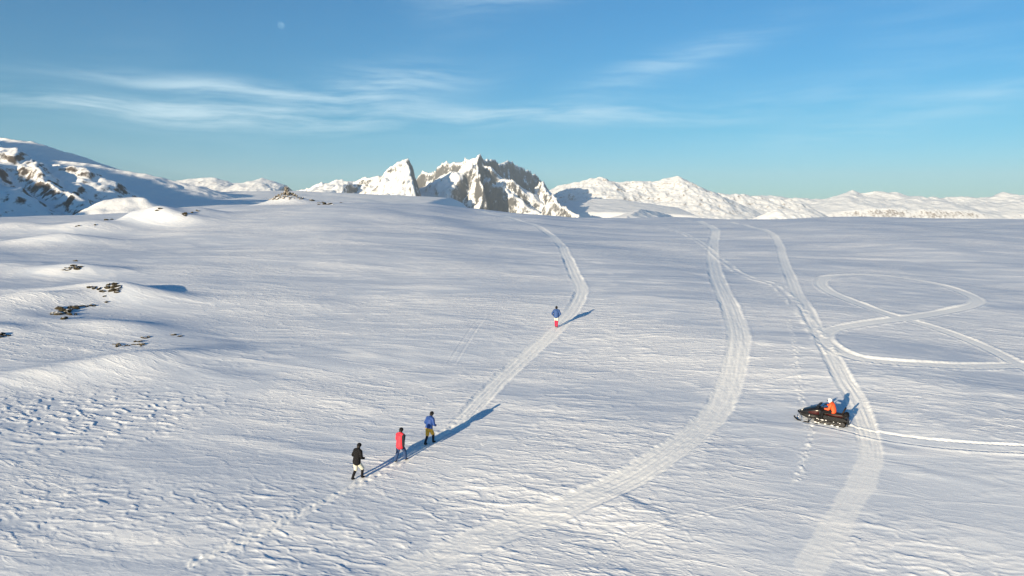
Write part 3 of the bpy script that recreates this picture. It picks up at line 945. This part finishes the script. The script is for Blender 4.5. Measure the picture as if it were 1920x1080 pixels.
def loft(secs, n=18, bm=None):
    """closed body through cross sections (y, x centre, half width, z low, z high, squareness)"""
    bm = bm or bmesh.new()
    rings = []
    for (y, cx, hw, z0, z1, ex) in secs:
        ring = []
        for k in range(n):
            a = 2 * math.pi * k / n
            c, s_ = math.cos(a), math.sin(a)
            ring.append(bm.verts.new((cx + hw * math.copysign(abs(c) ** ex, c), y, (z0 + z1) / 2 + (z1 - z0) / 2 * math.copysign(abs(s_) ** ex, s_))))
        rings.append(ring)
    for r1, r2 in zip(rings[:-1], rings[1:]):
        for k in range(n):
            bm.faces.new((r1[k], r1[(k + 1) % n], r2[(k + 1) % n], r2[k]))
    bm.faces.new(rings[0]); bm.faces.new(rings[-1][::-1])
    return bm


def tube(pts, r, n=8, bm=None):
    bm = bm or bmesh.new()
    pts = [Vector(p) for p in pts]
    rings = []
    for i, p in enumerate(pts):
        d = (pts[min(i + 1, len(pts) - 1)] - pts[max(i - 1, 0)]).normalized()
        u = d.orthogonal().normalized() if abs(d.z) > 0.9 else d.cross(Vector((0, 0, 1))).normalized()
        w = d.cross(u).normalized()
        rings.append([bm.verts.new(p + (u * math.cos(2 * math.pi * k / n) + w * math.sin(2 * math.pi * k / n)) * r) for k in range(n)])
    for r1, r2 in zip(rings[:-1], rings[1:]):
        for k in range(n):
            bm.faces.new((r1[k], r1[(k + 1) % n], r2[(k + 1) % n], r2[k]))
    bm.faces.new(rings[0][::-1]); bm.faces.new(rings[-1])
    return bm


def slab(profile, x0, x1, bm=None, bevel=0.0):
    """extrude a closed (y, z) outline from x0 to x1"""
    bm = bm or bmesh.new()
    a = [bm.verts.new((x0, y, z)) for y, z in profile]; b = [bm.verts.new((x1, y, z)) for y, z in profile]
    n = len(a)
    for k in range(n):
        bm.faces.new((a[k], a[(k + 1) % n], b[(k + 1) % n], b[k]))
    bm.faces.new(a[::-1]); bm.faces.new(b)
    if bevel:
        bmesh.ops.bevel(bm, geom=[e for e in bm.edges], offset=bevel, segments=2, affect='EDGES')
    return bm


def ball(c, r, sc3=(1, 1, 1), bm=None, seg=16):
    bm = bm or bmesh.new()
    bmesh.ops.create_uvsphere(bm, u_segments=seg, v_segments=seg // 2 + 2, radius=r, matrix=Matrix.Translation(c) @ Matrix.Diagonal((*sc3, 1)))
    return bm


def cyl_x(c, r, w, bm=None, n=18):
    bm = bm or bmesh.new()
    bmesh.ops.create_cone(bm, cap_ends=True, segments=n, radius1=r, radius2=r, depth=w, matrix=Matrix.Translation(c) @ Matrix.Rotation(math.pi / 2, 4, 'Y'))
    return bm


def limb(bm, pts, radii, n=12, flat=None):
    """tapered, smoothly bent tube with rounded ends; flat = (half width, half depth) factors across / along y"""
    P_ = catmull([tuple(p) + (r,) for p, r in zip(pts, radii)], 5)
    c = [Vector(p[:3]) for p in P_]; r = [p[3] for p in P_]
    d0, d1 = (c[0] - c[1]).normalized(), (c[-1] - c[-2]).normalized()
    for k in (0.45, 0.8):
        c.insert(0, c[0] + d0 * r[0] * 0.35); r.insert(0, r[0] * (0.86 if k < 0.6 else 0.55))
        c.append(c[-1] + d1 * r[-1] * 0.35); r.append(r[-1] * (0.86 if k < 0.6 else 0.55))
    rings = []
    for i, p in enumerate(c):
        d = (c[min(i + 1, len(c) - 1)] - c[max(i - 1, 0)]).normalized()
        u = Vector((1, 0, 0)) - d * d.x
        u = u.normalized() if u.length > 0.1 else d.orthogonal().normalized()
        w = d.cross(u).normalized()
        fw_, fd_ = flat or (1, 1)
        rings.append([bm.verts.new(p + u * math.cos(2 * math.pi * k / n) * r[i] * fw_ + w * math.sin(2 * math.pi * k / n) * r[i] * fd_) for k in range(n)])
    for r1, r2 in zip(rings[:-1], rings[1:]):
        for k in range(n):
            bm.faces.new((r1[k], r1[(k + 1) % n], r2[(k + 1) % n], r2[k]))
    bm.faces.new(rings[0][::-1]); bm.faces.new(rings[-1])
    return bm


SKIN = plain('skin', (0.52, 0.33, 0.24), 0.55)
HAIR = plain('dark_hair', (0.018, 0.014, 0.012), 0.6)
BLACK = plain('black_cloth', (0.012, 0.012, 0.014), 0.85, 0.1, bump=0.3, scale=40)
DARK = plain('charcoal_cloth', (0.022, 0.026, 0.036), 0.85, 0.1, bump=0.3, scale=40)
RED = plain('red_shell', (0.60, 0.035, 0.06), 0.6, 0.25, bump=0.3, scale=25)
BLUE = plain('blue_shell', (0.020, 0.060, 0.235), 0.6, 0.25, bump=0.3, scale=25)
SLATE = plain('slate_blue_shell', (0.030, 0.075, 0.22), 0.6, 0.25, bump=0.3, scale=25)
NAVY = plain('navy_trousers', (0.035, 0.065, 0.15), 0.8, 0.15, bump=0.3, scale=30)
OCHRE = plain('yellow_trousers', (0.62, 0.36, 0.05), 0.75, 0.15, bump=0.3, scale=30)
CREAM = plain('cream_trousers', (0.62, 0.60, 0.50), 0.8, 0.15, bump=0.3, scale=30)
CRIMSON = plain('crimson_gaiters', (0.42, 0.015, 0.06), 0.7, 0.2, bump=0.3, scale=30)
ORANGE = plain('orange_shell', (0.85, 0.11, 0.035), 0.6, 0.25, bump=0.3, scale=25)
WHITE = plain('white_shell', (0.80, 0.80, 0.80), 0.35, 0.5)


def mirror_pt(p):
    return (-p[0], p[1], p[2])


def glove(name, wrist, direction, mat, parent, side):
    """hand with four fingers and a thumb, slightly curled"""
    d = Vector(direction).normalized()
    up = Vector((side, 0, 0)) if abs(d.x) < 0.8 else Vector((0, 0, 1))
    s_ = d.cross(up).normalized()              # across the palm
    n = s_.cross(d).normalized()
    w = Vector(wrist)
    V = [w, w + d * 0.045, w + d * 0.09]; E = [(0, 1), (1, 2)]; R = [(0.030, 0.036), (0.034, 0.042), (0.026, 0.040)]
    for k, (o_, L) in enumerate(((-0.034, 0.066), (-0.012, 0.078), (0.012, 0.074), (0.034, 0.058))):
        b = len(V)
        V += [w + d * 0.095 + s_ * o_, w + d * (0.095 + L * 0.6) + s_ * o_ * 1.1 - n * 0.012, w + d * (0.095 + L * 0.95) + s_ * o_ * 1.1 - n * 0.036]
        E += [(2, b), (b, b + 1), (b + 1, b + 2)]; R += [0.0105, 0.010, 0.008]
    b = len(V)
    V += [w + d * 0.05 - s_ * 0.05, w + d * 0.088 - s_ * 0.066 - n * 0.012]
    E += [(1, b), (b, b + 1)]; R += [0.012, 0.009]
    return skin_mesh(name, V, E, R, mat, parent, 0, 1)


def person(label, loc, heading, J, wear, group=None, base_rot=None):
    """J: joints (right side x > 0, y forward, z up); wear: materials of each garment"""
    root = empty('person', loc)
    if base_rot is not None:
        root.rotation_euler = base_rot
    else:
        root.rotation_euler = (0, 0, -heading)
    tag(root, label, 'person', group)
    g = lambda k: Vector(J[k])
    pel, waist, chest, neck, head = g('pelvis'), g('waist'), g('chest'), g('neck'), g('head')
    hd = (head - neck).normalized()
    fwd = Vector(J.get('face', (0, 1, 0))).normalized()
    # --- body under the clothes: one surface
    V = [pel, waist, chest, neck, neck + hd * 0.07, head, head + hd * 0.09, head + fwd * 0.085 - hd * 0.01, head + fwd * 0.118 - hd * 0.022]
    E = [(0, 1), (1, 2), (2, 3), (3, 4), (4, 5), (5, 6), (5, 7), (7, 8)]
    R = [0.10, 0.10, 0.10, 0.055, 0.055, (0.092, 0.085), 0.066, 0.030, 0.013]
    earx = hd.cross(fwd).normalized()
    for sgn in (1, -1):
        b = len(V); V += [head + earx * sgn * 0.088]; E.append((5, b)); R.append(0.018)
    for sd in ('r', 'l'):
        b = len(V)
        V += [g('hip_' + sd), g('knee_' + sd), g('ankle_' + sd), g('toe_' + sd)]
        E += [(0, b), (b, b + 1), (b + 1, b + 2), (b + 2, b + 3)]; R += [0.085, 0.055, 0.04, 0.035]
        b = len(V)
        V += [g('shoulder_' + sd), g('elbow_' + sd), g('wrist_' + sd)]
        E += [(2, b), (b, b + 1), (b + 1, b + 2)]; R += [0.06, 0.042, 0.032]
    skin_mesh('body', V, E, R, SKIN, root, 0, 2)
    # --- jacket with collar and hem
    hem = pel + (pel - waist).normalized() * wear.get('hem', 0.06)
    bm = bmesh.new()
    limb(bm, [hem, pel, waist, chest, chest + (neck - chest) * 0.6, neck + hd * 0.02], [0.205, 0.202, 0.190, 0.205, 0.160, 0.084], 20, (1.12, 0.86))
    for sd in ('r', 'l'):
        sh, eb, wr = g('shoulder_' + sd), g('elbow_' + sd), g('wrist_' + sd)
        limb(bm, [sh + (chest - sh) * 0.25, sh, (sh + eb) / 2, eb, (eb + wr) / 2, wr], [0.105, 0.098, 0.084, 0.074, 0.068, 0.056], 12)
    limb(bm, [g('shoulder_l') + Vector((0.01, 0, 0)), (g('shoulder_l') + g('shoulder_r')) / 2 + Vector((0, 0, 0.03)), g('shoulder_r') - Vector((0.01, 0, 0))], [0.102, 0.118, 0.102], 12)
    mesh_obj('jacket', bm, wear['jacket'], root)
    mesh_obj('collar', limb(bmesh.new(), [neck - hd * 0.03, neck + hd * 0.055], [0.088, 0.080], 14), wear['jacket'], root)
    if 'sleeve' in wear:                              # sleeve and side panel of another colour
        sh, eb, wr = g('shoulder_r'), g('elbow_r'), g('wrist_r')
        o_ = Vector((0.012, 0, 0.0))
        mesh_obj('sleeve', limb(bmesh.new(), [sh + o_, (sh + eb) / 2 + o_, eb + o_, (eb + wr) / 2 + o_, wr], [0.102, 0.092, 0.080, 0.074, 0.060], 12), wear['sleeve'], root)
    # --- trousers, split above or below the knee from the gaiters
    cut = wear.get('cut', 0.97)                       # share of the leg that the trousers cover
    bm = bmesh.new()
    limb(bm, [pel + Vector((0, 0, 0.08)), pel + Vector((0, 0, -0.06))], [0.155, 0.150], 18, (1.1, 0.88))
    for sd in ('r', 'l'):
        hp, kn, an = g('hip_' + sd), g('knee_' + sd), g('ankle_' + sd)
        pts, rr_ = [hp + Vector((0, 0, 0.03)), hp + (kn - hp) * 0.35], [0.118, 0.110]
        up = (kn - hp).length; tot_ = up + (an - kn).length
        if cut * tot_ <= up:
            pts.append(hp + (kn - hp) * (cut * tot_ / up)); rr_.append(0.100)
        else:
            pts += [kn, kn + (an - kn) * ((cut * tot_ - up) / (tot_ - up))]; rr_ += [0.090, 0.084 if cut < 0.8 else 0.076]
        limb(bm, pts, rr_, 14)
    mesh_obj('trousers', bm, wear['trousers'], root)
    for sd in ('r', 'l'):
        hp, kn, an, to = g('hip_' + sd), g('knee_' + sd), g('ankle_' + sd), g('toe_' + sd)
        if cut < 0.9:
            up = (kn - hp).length; tot_ = up + (an - kn).length
            if cut * tot_ <= up:
                top = hp + (kn - hp) * max(0.0, cut * tot_ / up - 0.03); pts, rr_ = [top, kn, an], [0.083, 0.074, 0.060]
            else:
                top = kn + (an - kn) * max(0.0, (cut * tot_ - up) / (tot_ - up) - 0.05); pts, rr_ = [top, (top + an) / 2, an], [0.072, 0.070, 0.058]
            mesh_obj('gaiter', limb(bmesh.new(), pts, rr_, 12), wear['gaiter'], root)
        fd = (to - an); fd.z = 0
        fd = fd.normalized() if fd.length > 1e-4 else Vector((0, 1, 0))
        sole = Vector((0, 0, -0.035))
        V = [an + Vector((0, 0, 0.06)), an, an - fd * 0.05 + sole, an + fd * 0.08 + sole, to + Vector((0, 0, 0.012))]
        skin_mesh('boot', V, [(0, 1), (1, 2), (1, 3), (3, 4)], [0.058, 0.060, 0.048, 0.052, 0.042], wear.get('boot', BLACK), root, 1, 2)
        elb, wr = g('elbow_' + sd), g('wrist_' + sd)
        glove('glove', wr, J.get('hand_' + sd, wr - elb), wear.get('glove', BLACK), root, 1 if sd == 'r' else -1)
    # --- headwear
    if wear.get('helmet'):
        bm = ball(head + hd * 0.025 - fwd * 0.012, 0.128, (0.96, 1.08, 1.04), seg=20)
        mesh_obj('helmet', bm, wear['helmet'], root)
        bm = ball(head + fwd * 0.062 + hd * 0.01, 0.112, (0.90, 0.92, 0.62), seg=18)
        mesh_obj('visor', bm, BLACK, root)
        mesh_obj('chin_guard', limb(bmesh.new(), [head - hd * 0.075 + earx * 0.10, head - hd * 0.085 + fwd * 0.12, head - hd * 0.075 - earx * 0.10], [0.034, 0.036, 0.034], 10), wear['helmet'], root)
    else:
        mesh_obj('hat', ball(head + hd * 0.045 - fwd * 0.018, 0.112, (0.95, 1.06, 0.98), seg=16), wear.get('hat', BLACK), root)
        mesh_obj('hair', ball(head - hd * 0.035 - fwd * 0.035, 0.092, (1.0, 0.85, 1.0), seg=14), HAIR, root)
    return root


def walker_joints(loc, heading, lean, front, stride, arms, splay=0.10, bend=0.05, h=1.0):
    """a walking figure: feet set on the real snow in front and behind"""
    J = {}
    sn, cs = math.sin(heading), math.cos(heading)

    def foot(x, y):
        wx, wy = loc[0] + x * cs + y * sn, loc[1] - x * sn + y * cs
        return ground_z(wx, wy) - loc[2]
    ph = 0.93 * h - 0.05 * stride
    zf = foot(0, stride * 0.5)
    J['pelvis'] = (0, 0.02, ph + zf * 0.4)
    pz = J['pelvis'][2]
    J['waist'] = (0, 0.02 + lean * 0.25, pz + 0.16)
    J['chest'] = (0, 0.02 + lean * 0.75, pz + 0.40)
    J['neck'] = (0, 0.02 + lean * 1.15, pz + 0.57)
    J['head'] = (0.0, 0.05 + lean * 1.45, pz + 0.71)
    J['face'] = (0, 1, -0.25)
    for sd, sx in (('r', 1), ('l', -1)):
        f_ = front == sd
        y = stride * (0.55 if f_ else -0.45)
        z = foot(sx * splay, y)
        an = Vector((sx * splay, y, z + 0.095))
        hp = Vector((sx * 0.095, 0.02, pz - 0.03))
        mid = (hp + an) / 2
        kn = mid + Vector((0, bend + (0.07 if f_ else 0.03), 0.01))
        J['hip_' + sd], J['knee_' + sd], J['ankle_' + sd] = hp, kn, an
        J['toe_' + sd] = an + Vector((sx * 0.02, 0.17, -0.055 + foot(sx * splay, y + 0.17) - z))
        sh = Vector((sx * 0.195, J['chest'][1] + 0.01, pz + 0.49))
        J['shoulder_' + sd] = sh
        if arms == 'pockets':
            J['elbow_' + sd] = sh + Vector((sx * 0.14, -0.12, -0.25)); J['wrist_' + sd] = Vector((sx * 0.19, J['waist'][1] + 0.10, pz + 0.02))
        elif arms == 'straps':
            J['elbow_' + sd] = sh + Vector((sx * 0.13, -0.05, -0.26)); J['wrist_' + sd] = sh + Vector((sx * 0.05, 0.15, -0.36))
        else:
            sw = -1 if f_ else 1
            J['elbow_' + sd] = sh + Vector((sx * 0.09, 0.09 * sw - 0.05, -0.27)); J['wrist_' + sd] = sh + Vector((sx * 0.10, 0.22 * sw + 0.08, -0.50))
    return J


def put(px, py):
    x, y = at(px, py)
    return (x, y, ground_z(x, y))


GRP = 'walkers climbing the track in single file'
pb, pr, pu, pf = put(669, 899), put(750, 865), put(804, 832), put(1043, 613)
head_az = math.atan2(pu[0] - pb[0], pu[1] - pb[1])
far_az = head_az * 0.25
person('walker in black jacket and cream knee-length trousers, last of the line', pb, head_az, walker_joints(pb, head_az, 0.10, 'r', 0.42, 'straps', 0.11, 0.09),
       dict(jacket=BLACK, trousers=CREAM, gaiter=BLACK, cut=0.52, hem=0.07), GRP)
person('walker in red jacket with one dark sleeve and navy trousers', pr, head_az - 0.1, walker_joints(pr, head_az, 0.06, 'r', 0.50, 'swing', 0.12, 0.03),
       dict(jacket=RED, trousers=NAVY, sleeve=DARK, cut=0.97, hem=0.10, boot=BLACK), GRP)
person('walker in blue jacket, yellow trousers and long dark gaiters', pu, head_az, walker_joints(pu, head_az, 0.14, 'r', 0.40, 'straps', 0.11, 0.05),
       dict(jacket=BLUE, trousers=OCHRE, gaiter=DARK, cut=0.43, hem=-0.02), GRP)
person('farthest walker, blue jacket and crimson gaiters, hands in pockets', pf, far_az, walker_joints(pf, far_az, 0.03, 'l', 0.12, 'pockets', 0.07, 0.02),
       dict(jacket=SLATE, trousers=CREAM, gaiter=CRIMSON, cut=0.33, hem=0.02), GRP)

# ------------------------------------------------------------------ snowmobile and rider
PAINT = plain('black_paint', (0.010, 0.010, 0.011), 0.28, 0.5)
PLASTIC = plain('black_plastic', (0.016, 0.016, 0.017), 0.55, 0.3)
VINYL = plain('seat_vinyl', (0.020, 0.014, 0.013), 0.5, 0.3)
MAROON = plain('red_panel', (0.040, 0.006, 0.006), 0.55, 0.3)
RUBBER = plain('track_rubber', (0.014, 0.013, 0.012), 0.9, 0.1)
METAL = plain('brushed_metal', (0.42, 0.42, 0.43), 0.35, 0.5, 0.9)
GUN = plain('dark_metal', (0.06, 0.06, 0.065), 0.45, 0.5, 0.7)


def glass_material():
    m, t = material('tinted_windshield')
    p = bsdf(t, rgb(0.03, 0.03, 0.035), 0.08, None, 0.6)
    t.set(p.inputs['Alpha'], 0.72)
    return m


def lamp_material():
    m, t = material('headlight_lens')
    bsdf(t, rgb(0.75, 0.75, 0.72), 0.1, None, 0.7)
    return m


GLASS, LENS = glass_material(), lamp_material()
SNOWCAKE = plain('caked_snow', (0.85, 0.86, 0.87), 0.7, 0.2)


def build_snowmobile():
    x, y = at(1541, 791)
    f0, f1 = Vector(at(1583, 796)), Vector(at(1499, 779))
    dv2 = (f1 - f0).normalized()
    n = ground_n(x, y, 1.2)
    fw = Vector((dv2.x, dv2.y, 0)); fw = (fw - n * fw.dot(n)).normalized()
    rt = fw.cross(n).normalized()
    M = Matrix((rt, fw, n)).transposed()
    zc = max(ground_z(x + rt.x * a + fw.x * b, y + rt.y * a + fw.y * b) - (rt.z * a + fw.z * b) for a in (-0.25, 0, 0.25) for b in (-1.2, -0.6, 0, 0.5))
    eul = M.to_euler()
    SC = 0.90
    root = empty('snowmobile', (x, y, zc - 0.03), eul)
    root.scale = (SC, SC, SC)
    tag(root, 'black and dark red snowmobile standing across the right hand track', 'snowmobile')

    def part(nm, bm, mat, parent=root, smooth=True):
        return mesh_obj(nm, bm, mat, parent, smooth)
    # endless track with lugs, wheels inside
    def stadium(y0, y1, zl, zh, k=7):
        r = (zh - zl) / 2; zm = (zh + zl) / 2
        out = []
        for j in range(k + 1):
            a = -math.pi / 2 + math.pi * j / k
            out.append((y1 + r * math.cos(a), zm + r * math.sin(a)))
        for j in range(k + 1):
            a = math.pi / 2 + math.pi * j / k
            out.append((y0 + r * math.cos(a), zm + r * math.sin(a)))
        return out
    outer, inner = stadium(-1.22, 0.22, 0.0, 0.38), stadium(-1.22, 0.22, 0.04, 0.34)
    bm = bmesh.new()
    ring = []
    for (yo, zo), (yi, zi) in zip(outer, inner):
        ring.append([bm.verts.new((sx * 0.25, yy, zz)) for sx, yy, zz in ((-1, yo, zo), (1, yo, zo), (1, yi, zi), (-1, yi, zi))])
    for a, b in zip(ring, ring[1:] + ring[:1]):
        for k in range(4):
            bm.faces.new((a[k], a[(k + 1) % 4], b[(k + 1) % 4], b[k]))
    belt = part('track_belt', bm, RUBBER, smooth=False)
    bm = bmesh.new()
    L = 1.44
    for k in range(16):
        yy = -1.22 + L * k / 15
        for zz in (-0.008, 0.388):
            bmesh.ops.create_cube(bm, size=1, matrix=Matrix.Translation((0, yy, zz)) @ Matrix.Diagonal((0.48, 0.025, 0.035, 1)))
    part('lug', bm, RUBBER, belt, False)
    for sx in (-1, 1):
        for yy, r in ((-1.22, 0.14), (-0.86, 0.075), (-0.5, 0.075), (-0.14, 0.075), (0.22, 0.13)):
            w = part('wheel', cyl_x((sx * 0.19, yy, 0.19 if r > 0.1 else 0.12), r, 0.05), GUN, belt, False)
        part('slide_rail', slab([(-1.2, 0.05), (0.1, 0.05), (0.22, 0.13), (0.1, 0.10), (-1.2, 0.10)], sx * 0.12 - 0.02, sx * 0.12 + 0.02), METAL, belt, False)
    # tunnel, running boards, snow flap
    part('tunnel', slab([(-1.42, 0.40), (0.35, 0.40), (0.40, 0.60), (-1.30, 0.60), (-1.46, 0.52)], -0.27, 0.27, bevel=0.015), PAINT, smooth=False)
    for sx in (-1, 1):
        xa, xb = sorted((sx * 0.272, sx * 0.47))
        part('running_board', slab([(-1.15, 0.30), (0.30, 0.26), (0.40, 0.38), (0.38, 0.40), (0.29, 0.29), (-1.15, 0.33)], xa, xb), GUN, smooth=False)
        part('side_skirt', slab([(-1.18, 0.30), (0.34, 0.28), (0.38, 0.46), (-1.2, 0.46)], sx * 0.272 - 0.004, sx * 0.272 + 0.004), PAINT, smooth=False)
    part('snow_flap', slab([(-1.44, 0.50), (-1.52, 0.16), (-1.54, 0.16), (-1.47, 0.52)], -0.25, 0.25), PLASTIC, smooth=False)
    # hood and belly pan
    part('belly_pan', loft([(0.10, 0, 0.30, 0.26, 0.56, 0.6), (0.45, 0, 0.40, 0.22, 0.56, 0.6), (0.85, 0, 0.38, 0.22, 0.54, 0.6), (1.15, 0, 0.28, 0.27, 0.52, 0.7), (1.34, 0, 0.14, 0.36, 0.50, 0.8)]), PLASTIC)
    hood = part('hood', loft([(-0.14, 0, 0.26, 0.52, 0.84, 0.65), (0.02, 0, 0.33, 0.48, 0.97, 0.65), (0.22, 0, 0.39, 0.46, 1.00, 0.62), (0.50, 0, 0.40, 0.45, 0.93, 0.62), (0.80, 0, 0.37, 0.44, 0.82, 0.65),
                              (1.05, 0, 0.30, 0.43, 0.72, 0.7), (1.24, 0, 0.20, 0.42, 0.62, 0.8), (1.34, 0, 0.10, 0.43, 0.55, 0.9)], 24), PAINT)
    for sx in (-1, 1):
        bm = loft([(0.12, sx * 0.335, 0.075, 0.60, 0.84, 0.6), (0.35, sx * 0.355, 0.075, 0.58, 0.84, 0.6), (0.62, sx * 0.335, 0.070, 0.58, 0.76, 0.6), (0.86, sx * 0.29, 0.06, 0.57, 0.68, 0.8)], 14)
        part('side_panel', bm, MAROON, hood)
        part('headlight', ball((sx * 0.12, 1.17, 0.64), 0.07, (1.2, 0.7, 0.7)), LENS, hood)
        part('vent', loft([(0.55, sx * 0.2, 0.05, 0.84, 0.895, 0.6), (0.75, sx * 0.2, 0.05, 0.79, 0.84, 0.6)], 10), PLASTIC, hood)
    # windshield
    bm = bmesh.new()
    rows = []
    for zz, yy, hw in ((0.95, 0.42, 0.33), (1.08, 0.34, 0.30), (1.20, 0.25, 0.25), (1.29, 0.17, 0.18)):
        rows.append([bm.verts.new((hw * math.sin(a), yy + 0.12 * (math.cos(a) - 1) * 2, zz)) for a in np.linspace(-1.25, 1.25, 11)])
    for r1, r2 in zip(rows[:-1], rows[1:]):
        for k in range(10):
            bm.faces.new((r1[k], r1[k + 1], r2[k + 1], r2[k]))
    bmesh.ops.solidify(bm, geom=bm.faces[:], thickness=0.006)
    part('windshield', bm, GLASS)
    # steering
    bar = part('handlebar', tube([(-0.40, -0.16, 1.05), (-0.24, -0.05, 1.10), (0, -0.02, 1.08), (0.24, -0.05, 1.10), (0.40, -0.16, 1.05)], 0.017), PLASTIC)
    part('steering_post', tube([(0, -0.02, 1.08), (0, 0.10, 0.90)], 0.025), GUN, bar)
    for sx in (-1, 1):
        part('grip', tube([(sx * 0.28, -0.075, 1.088), (sx * 0.42, -0.175, 1.042)], 0.024), RUBBER, bar)
        part('mirror', ball((sx * 0.40, 0.16, 1.10), 0.07, (1, 0.35, 0.7)), PLASTIC, bar)
        part('mirror_arm', tube([(sx * 0.34, 0.25, 0.95), (sx * 0.39, 0.17, 1.08)], 0.012), PLASTIC, bar)
    # seat, backrest, rear rack
    seat = part('seat', loft([(-1.30, 0, 0.17, 0.60, 0.76, 0.6), (-1.15, 0, 0.21, 0.58, 0.82, 0.6), (-0.75, 0, 0.21, 0.58, 0.80, 0.6), (-0.40, 0, 0.20, 0.58, 0.76, 0.6), (-0.10, 0, 0.18, 0.58, 0.80, 0.6),
                              (0.02, 0, 0.14, 0.60, 0.80, 0.7)], 18), VINYL)
    for sx in (-1, 1):
        part('seat_side', loft([(-1.18, sx * 0.19, 0.03, 0.62, 0.73, 0.7), (-0.7, sx * 0.195, 0.032, 0.62, 0.73, 0.7), (-0.25, sx * 0.18, 0.03, 0.62, 0.71, 0.7)], 10), MAROON, seat)
    part('backrest', slab([(-1.20, 0.80), (-1.10, 0.80), (-1.24, 1.20), (-1.32, 1.22), (-1.34, 1.18)], -0.20, 0.20, bevel=0.02), VINYL)
    rk = part('rear_rack', tube([(-0.24, -1.20, 0.66), (-0.25, -1.52, 0.68), (0.25, -1.52, 0.68), (0.24, -1.20, 0.66)], 0.016), GUN)
    for xx in (-0.12, 0, 0.12):
        part('rack_bar', tube([(xx, -1.22, 0.662), (xx, -1.52, 0.68)], 0.011), GUN, rk)
    part('tail_light', slab([(-1.46, 0.56), (-1.49, 0.56), (-1.49, 0.62), (-1.46, 0.62)], -0.12, 0.12), MAROON, smooth=False)
    part('rear_bag', loft([(-1.50, 0, 0.17, 0.70, 0.86, 0.55), (-1.46, 0, 0.21, 0.69, 0.93, 0.55), (-1.34, 0, 0.22, 0.69, 0.95, 0.55), (-1.25, 0, 0.20, 0.69, 0.90, 0.55)], 16), BLACK)
    rs_ = random.Random(3)
    bm = bmesh.new()
    for k in range(46):
        sx = rs_.choice((-1, 1)); yy = rs_.uniform(-1.25, 0.35)
        z_ = rs_.choice((0.335, 0.335, 0.06, 0.02)); xx = sx * (rs_.uniform(0.30, 0.45) if z_ > 0.3 else rs_.uniform(0.25, 0.30))
        ball((xx, yy, z_), rs_.uniform(0.02, 0.055), (1.2, 1.6, 0.6), bm, 8)
    part('caked_snow', bm, SNOWCAKE)
    # front suspension and skis
    for sx in (-1, 1):
        ski = part('ski', slab([(0.10, 0.01), (1.10, 0.01), (1.34, 0.05), (1.50, 0.16), (1.57, 0.27), (1.55, 0.28), (1.47, 0.18), (1.32, 0.075), (1.10, 0.04), (0.10, 0.04)], sx * 0.47 - 0.075, sx * 0.47 + 0.075), PLASTIC, smooth=False)
        part('ski_loop', tube([(sx * 0.47, 1.56, 0.27), (sx * 0.47, 1.46, 0.34), (sx * 0.47, 1.22, 0.20), (sx * 0.47, 1.12, 0.05)], 0.014), METAL, ski)
        part('ski_leg', tube([(sx * 0.47, 0.70, 0.03), (sx * 0.46, 0.64, 0.42)], 0.032), GUN, ski)
        part('shock', tube([(sx * 0.45, 0.66, 0.32), (sx * 0.24, 0.70, 0.64)], 0.034), METAL)
        part('suspension_arm', tube([(sx * 0.45, 0.68, 0.26), (sx * 0.16, 0.55, 0.34)], 0.018), GUN)
        part('suspension_arm', tube([(sx * 0.45, 0.68, 0.26), (sx * 0.16, 0.86, 0.36)], 0.018), GUN)
    part('bumper', tube([(-0.26, 1.12, 0.40), (-0.20, 1.40, 0.46), (0, 1.46, 0.48), (0.20, 1.40, 0.46), (0.26, 1.12, 0.40)], 0.02), GUN)
    # --- rider (a person of their own, sitting on the seat)
    J = {'pelvis': (0, -0.62, 0.90), 'waist': (0, -0.61, 1.03), 'chest': (0, -0.52, 1.25), 'neck': (0, -0.44, 1.40), 'head': (0, -0.38, 1.52), 'face': (0, 1, -0.1)}
    for sd, sx in (('r', 1), ('l', -1)):
        J['hip_' + sd] = (sx * 0.10, -0.58, 0.88); J['knee_' + sd] = (sx * 0.31, -0.10, 0.82)
        J['ankle_' + sd] = (sx * 0.37, -0.02, 0.40); J['toe_' + sd] = (sx * 0.385, 0.15, 0.345)
        J['shoulder_' + sd] = (sx * 0.20, -0.49, 1.32); J['elbow_' + sd] = (sx * 0.34, -0.40, 1.08); J['wrist_' + sd] = (sx * 0.36, -0.20, 1.075)
        J['hand_' + sd] = (sx * -0.15, 0.8, 0.1)
    rd = person('rider in orange jacket and white helmet on the snowmobile', root.location, 0, J,
           dict(jacket=ORANGE, trousers=BLACK, cut=0.97, helmet=WHITE, hem=0.04, boot=BLACK), None, eul)
    rd.scale = (SC, SC, SC)


build_snowmobile()
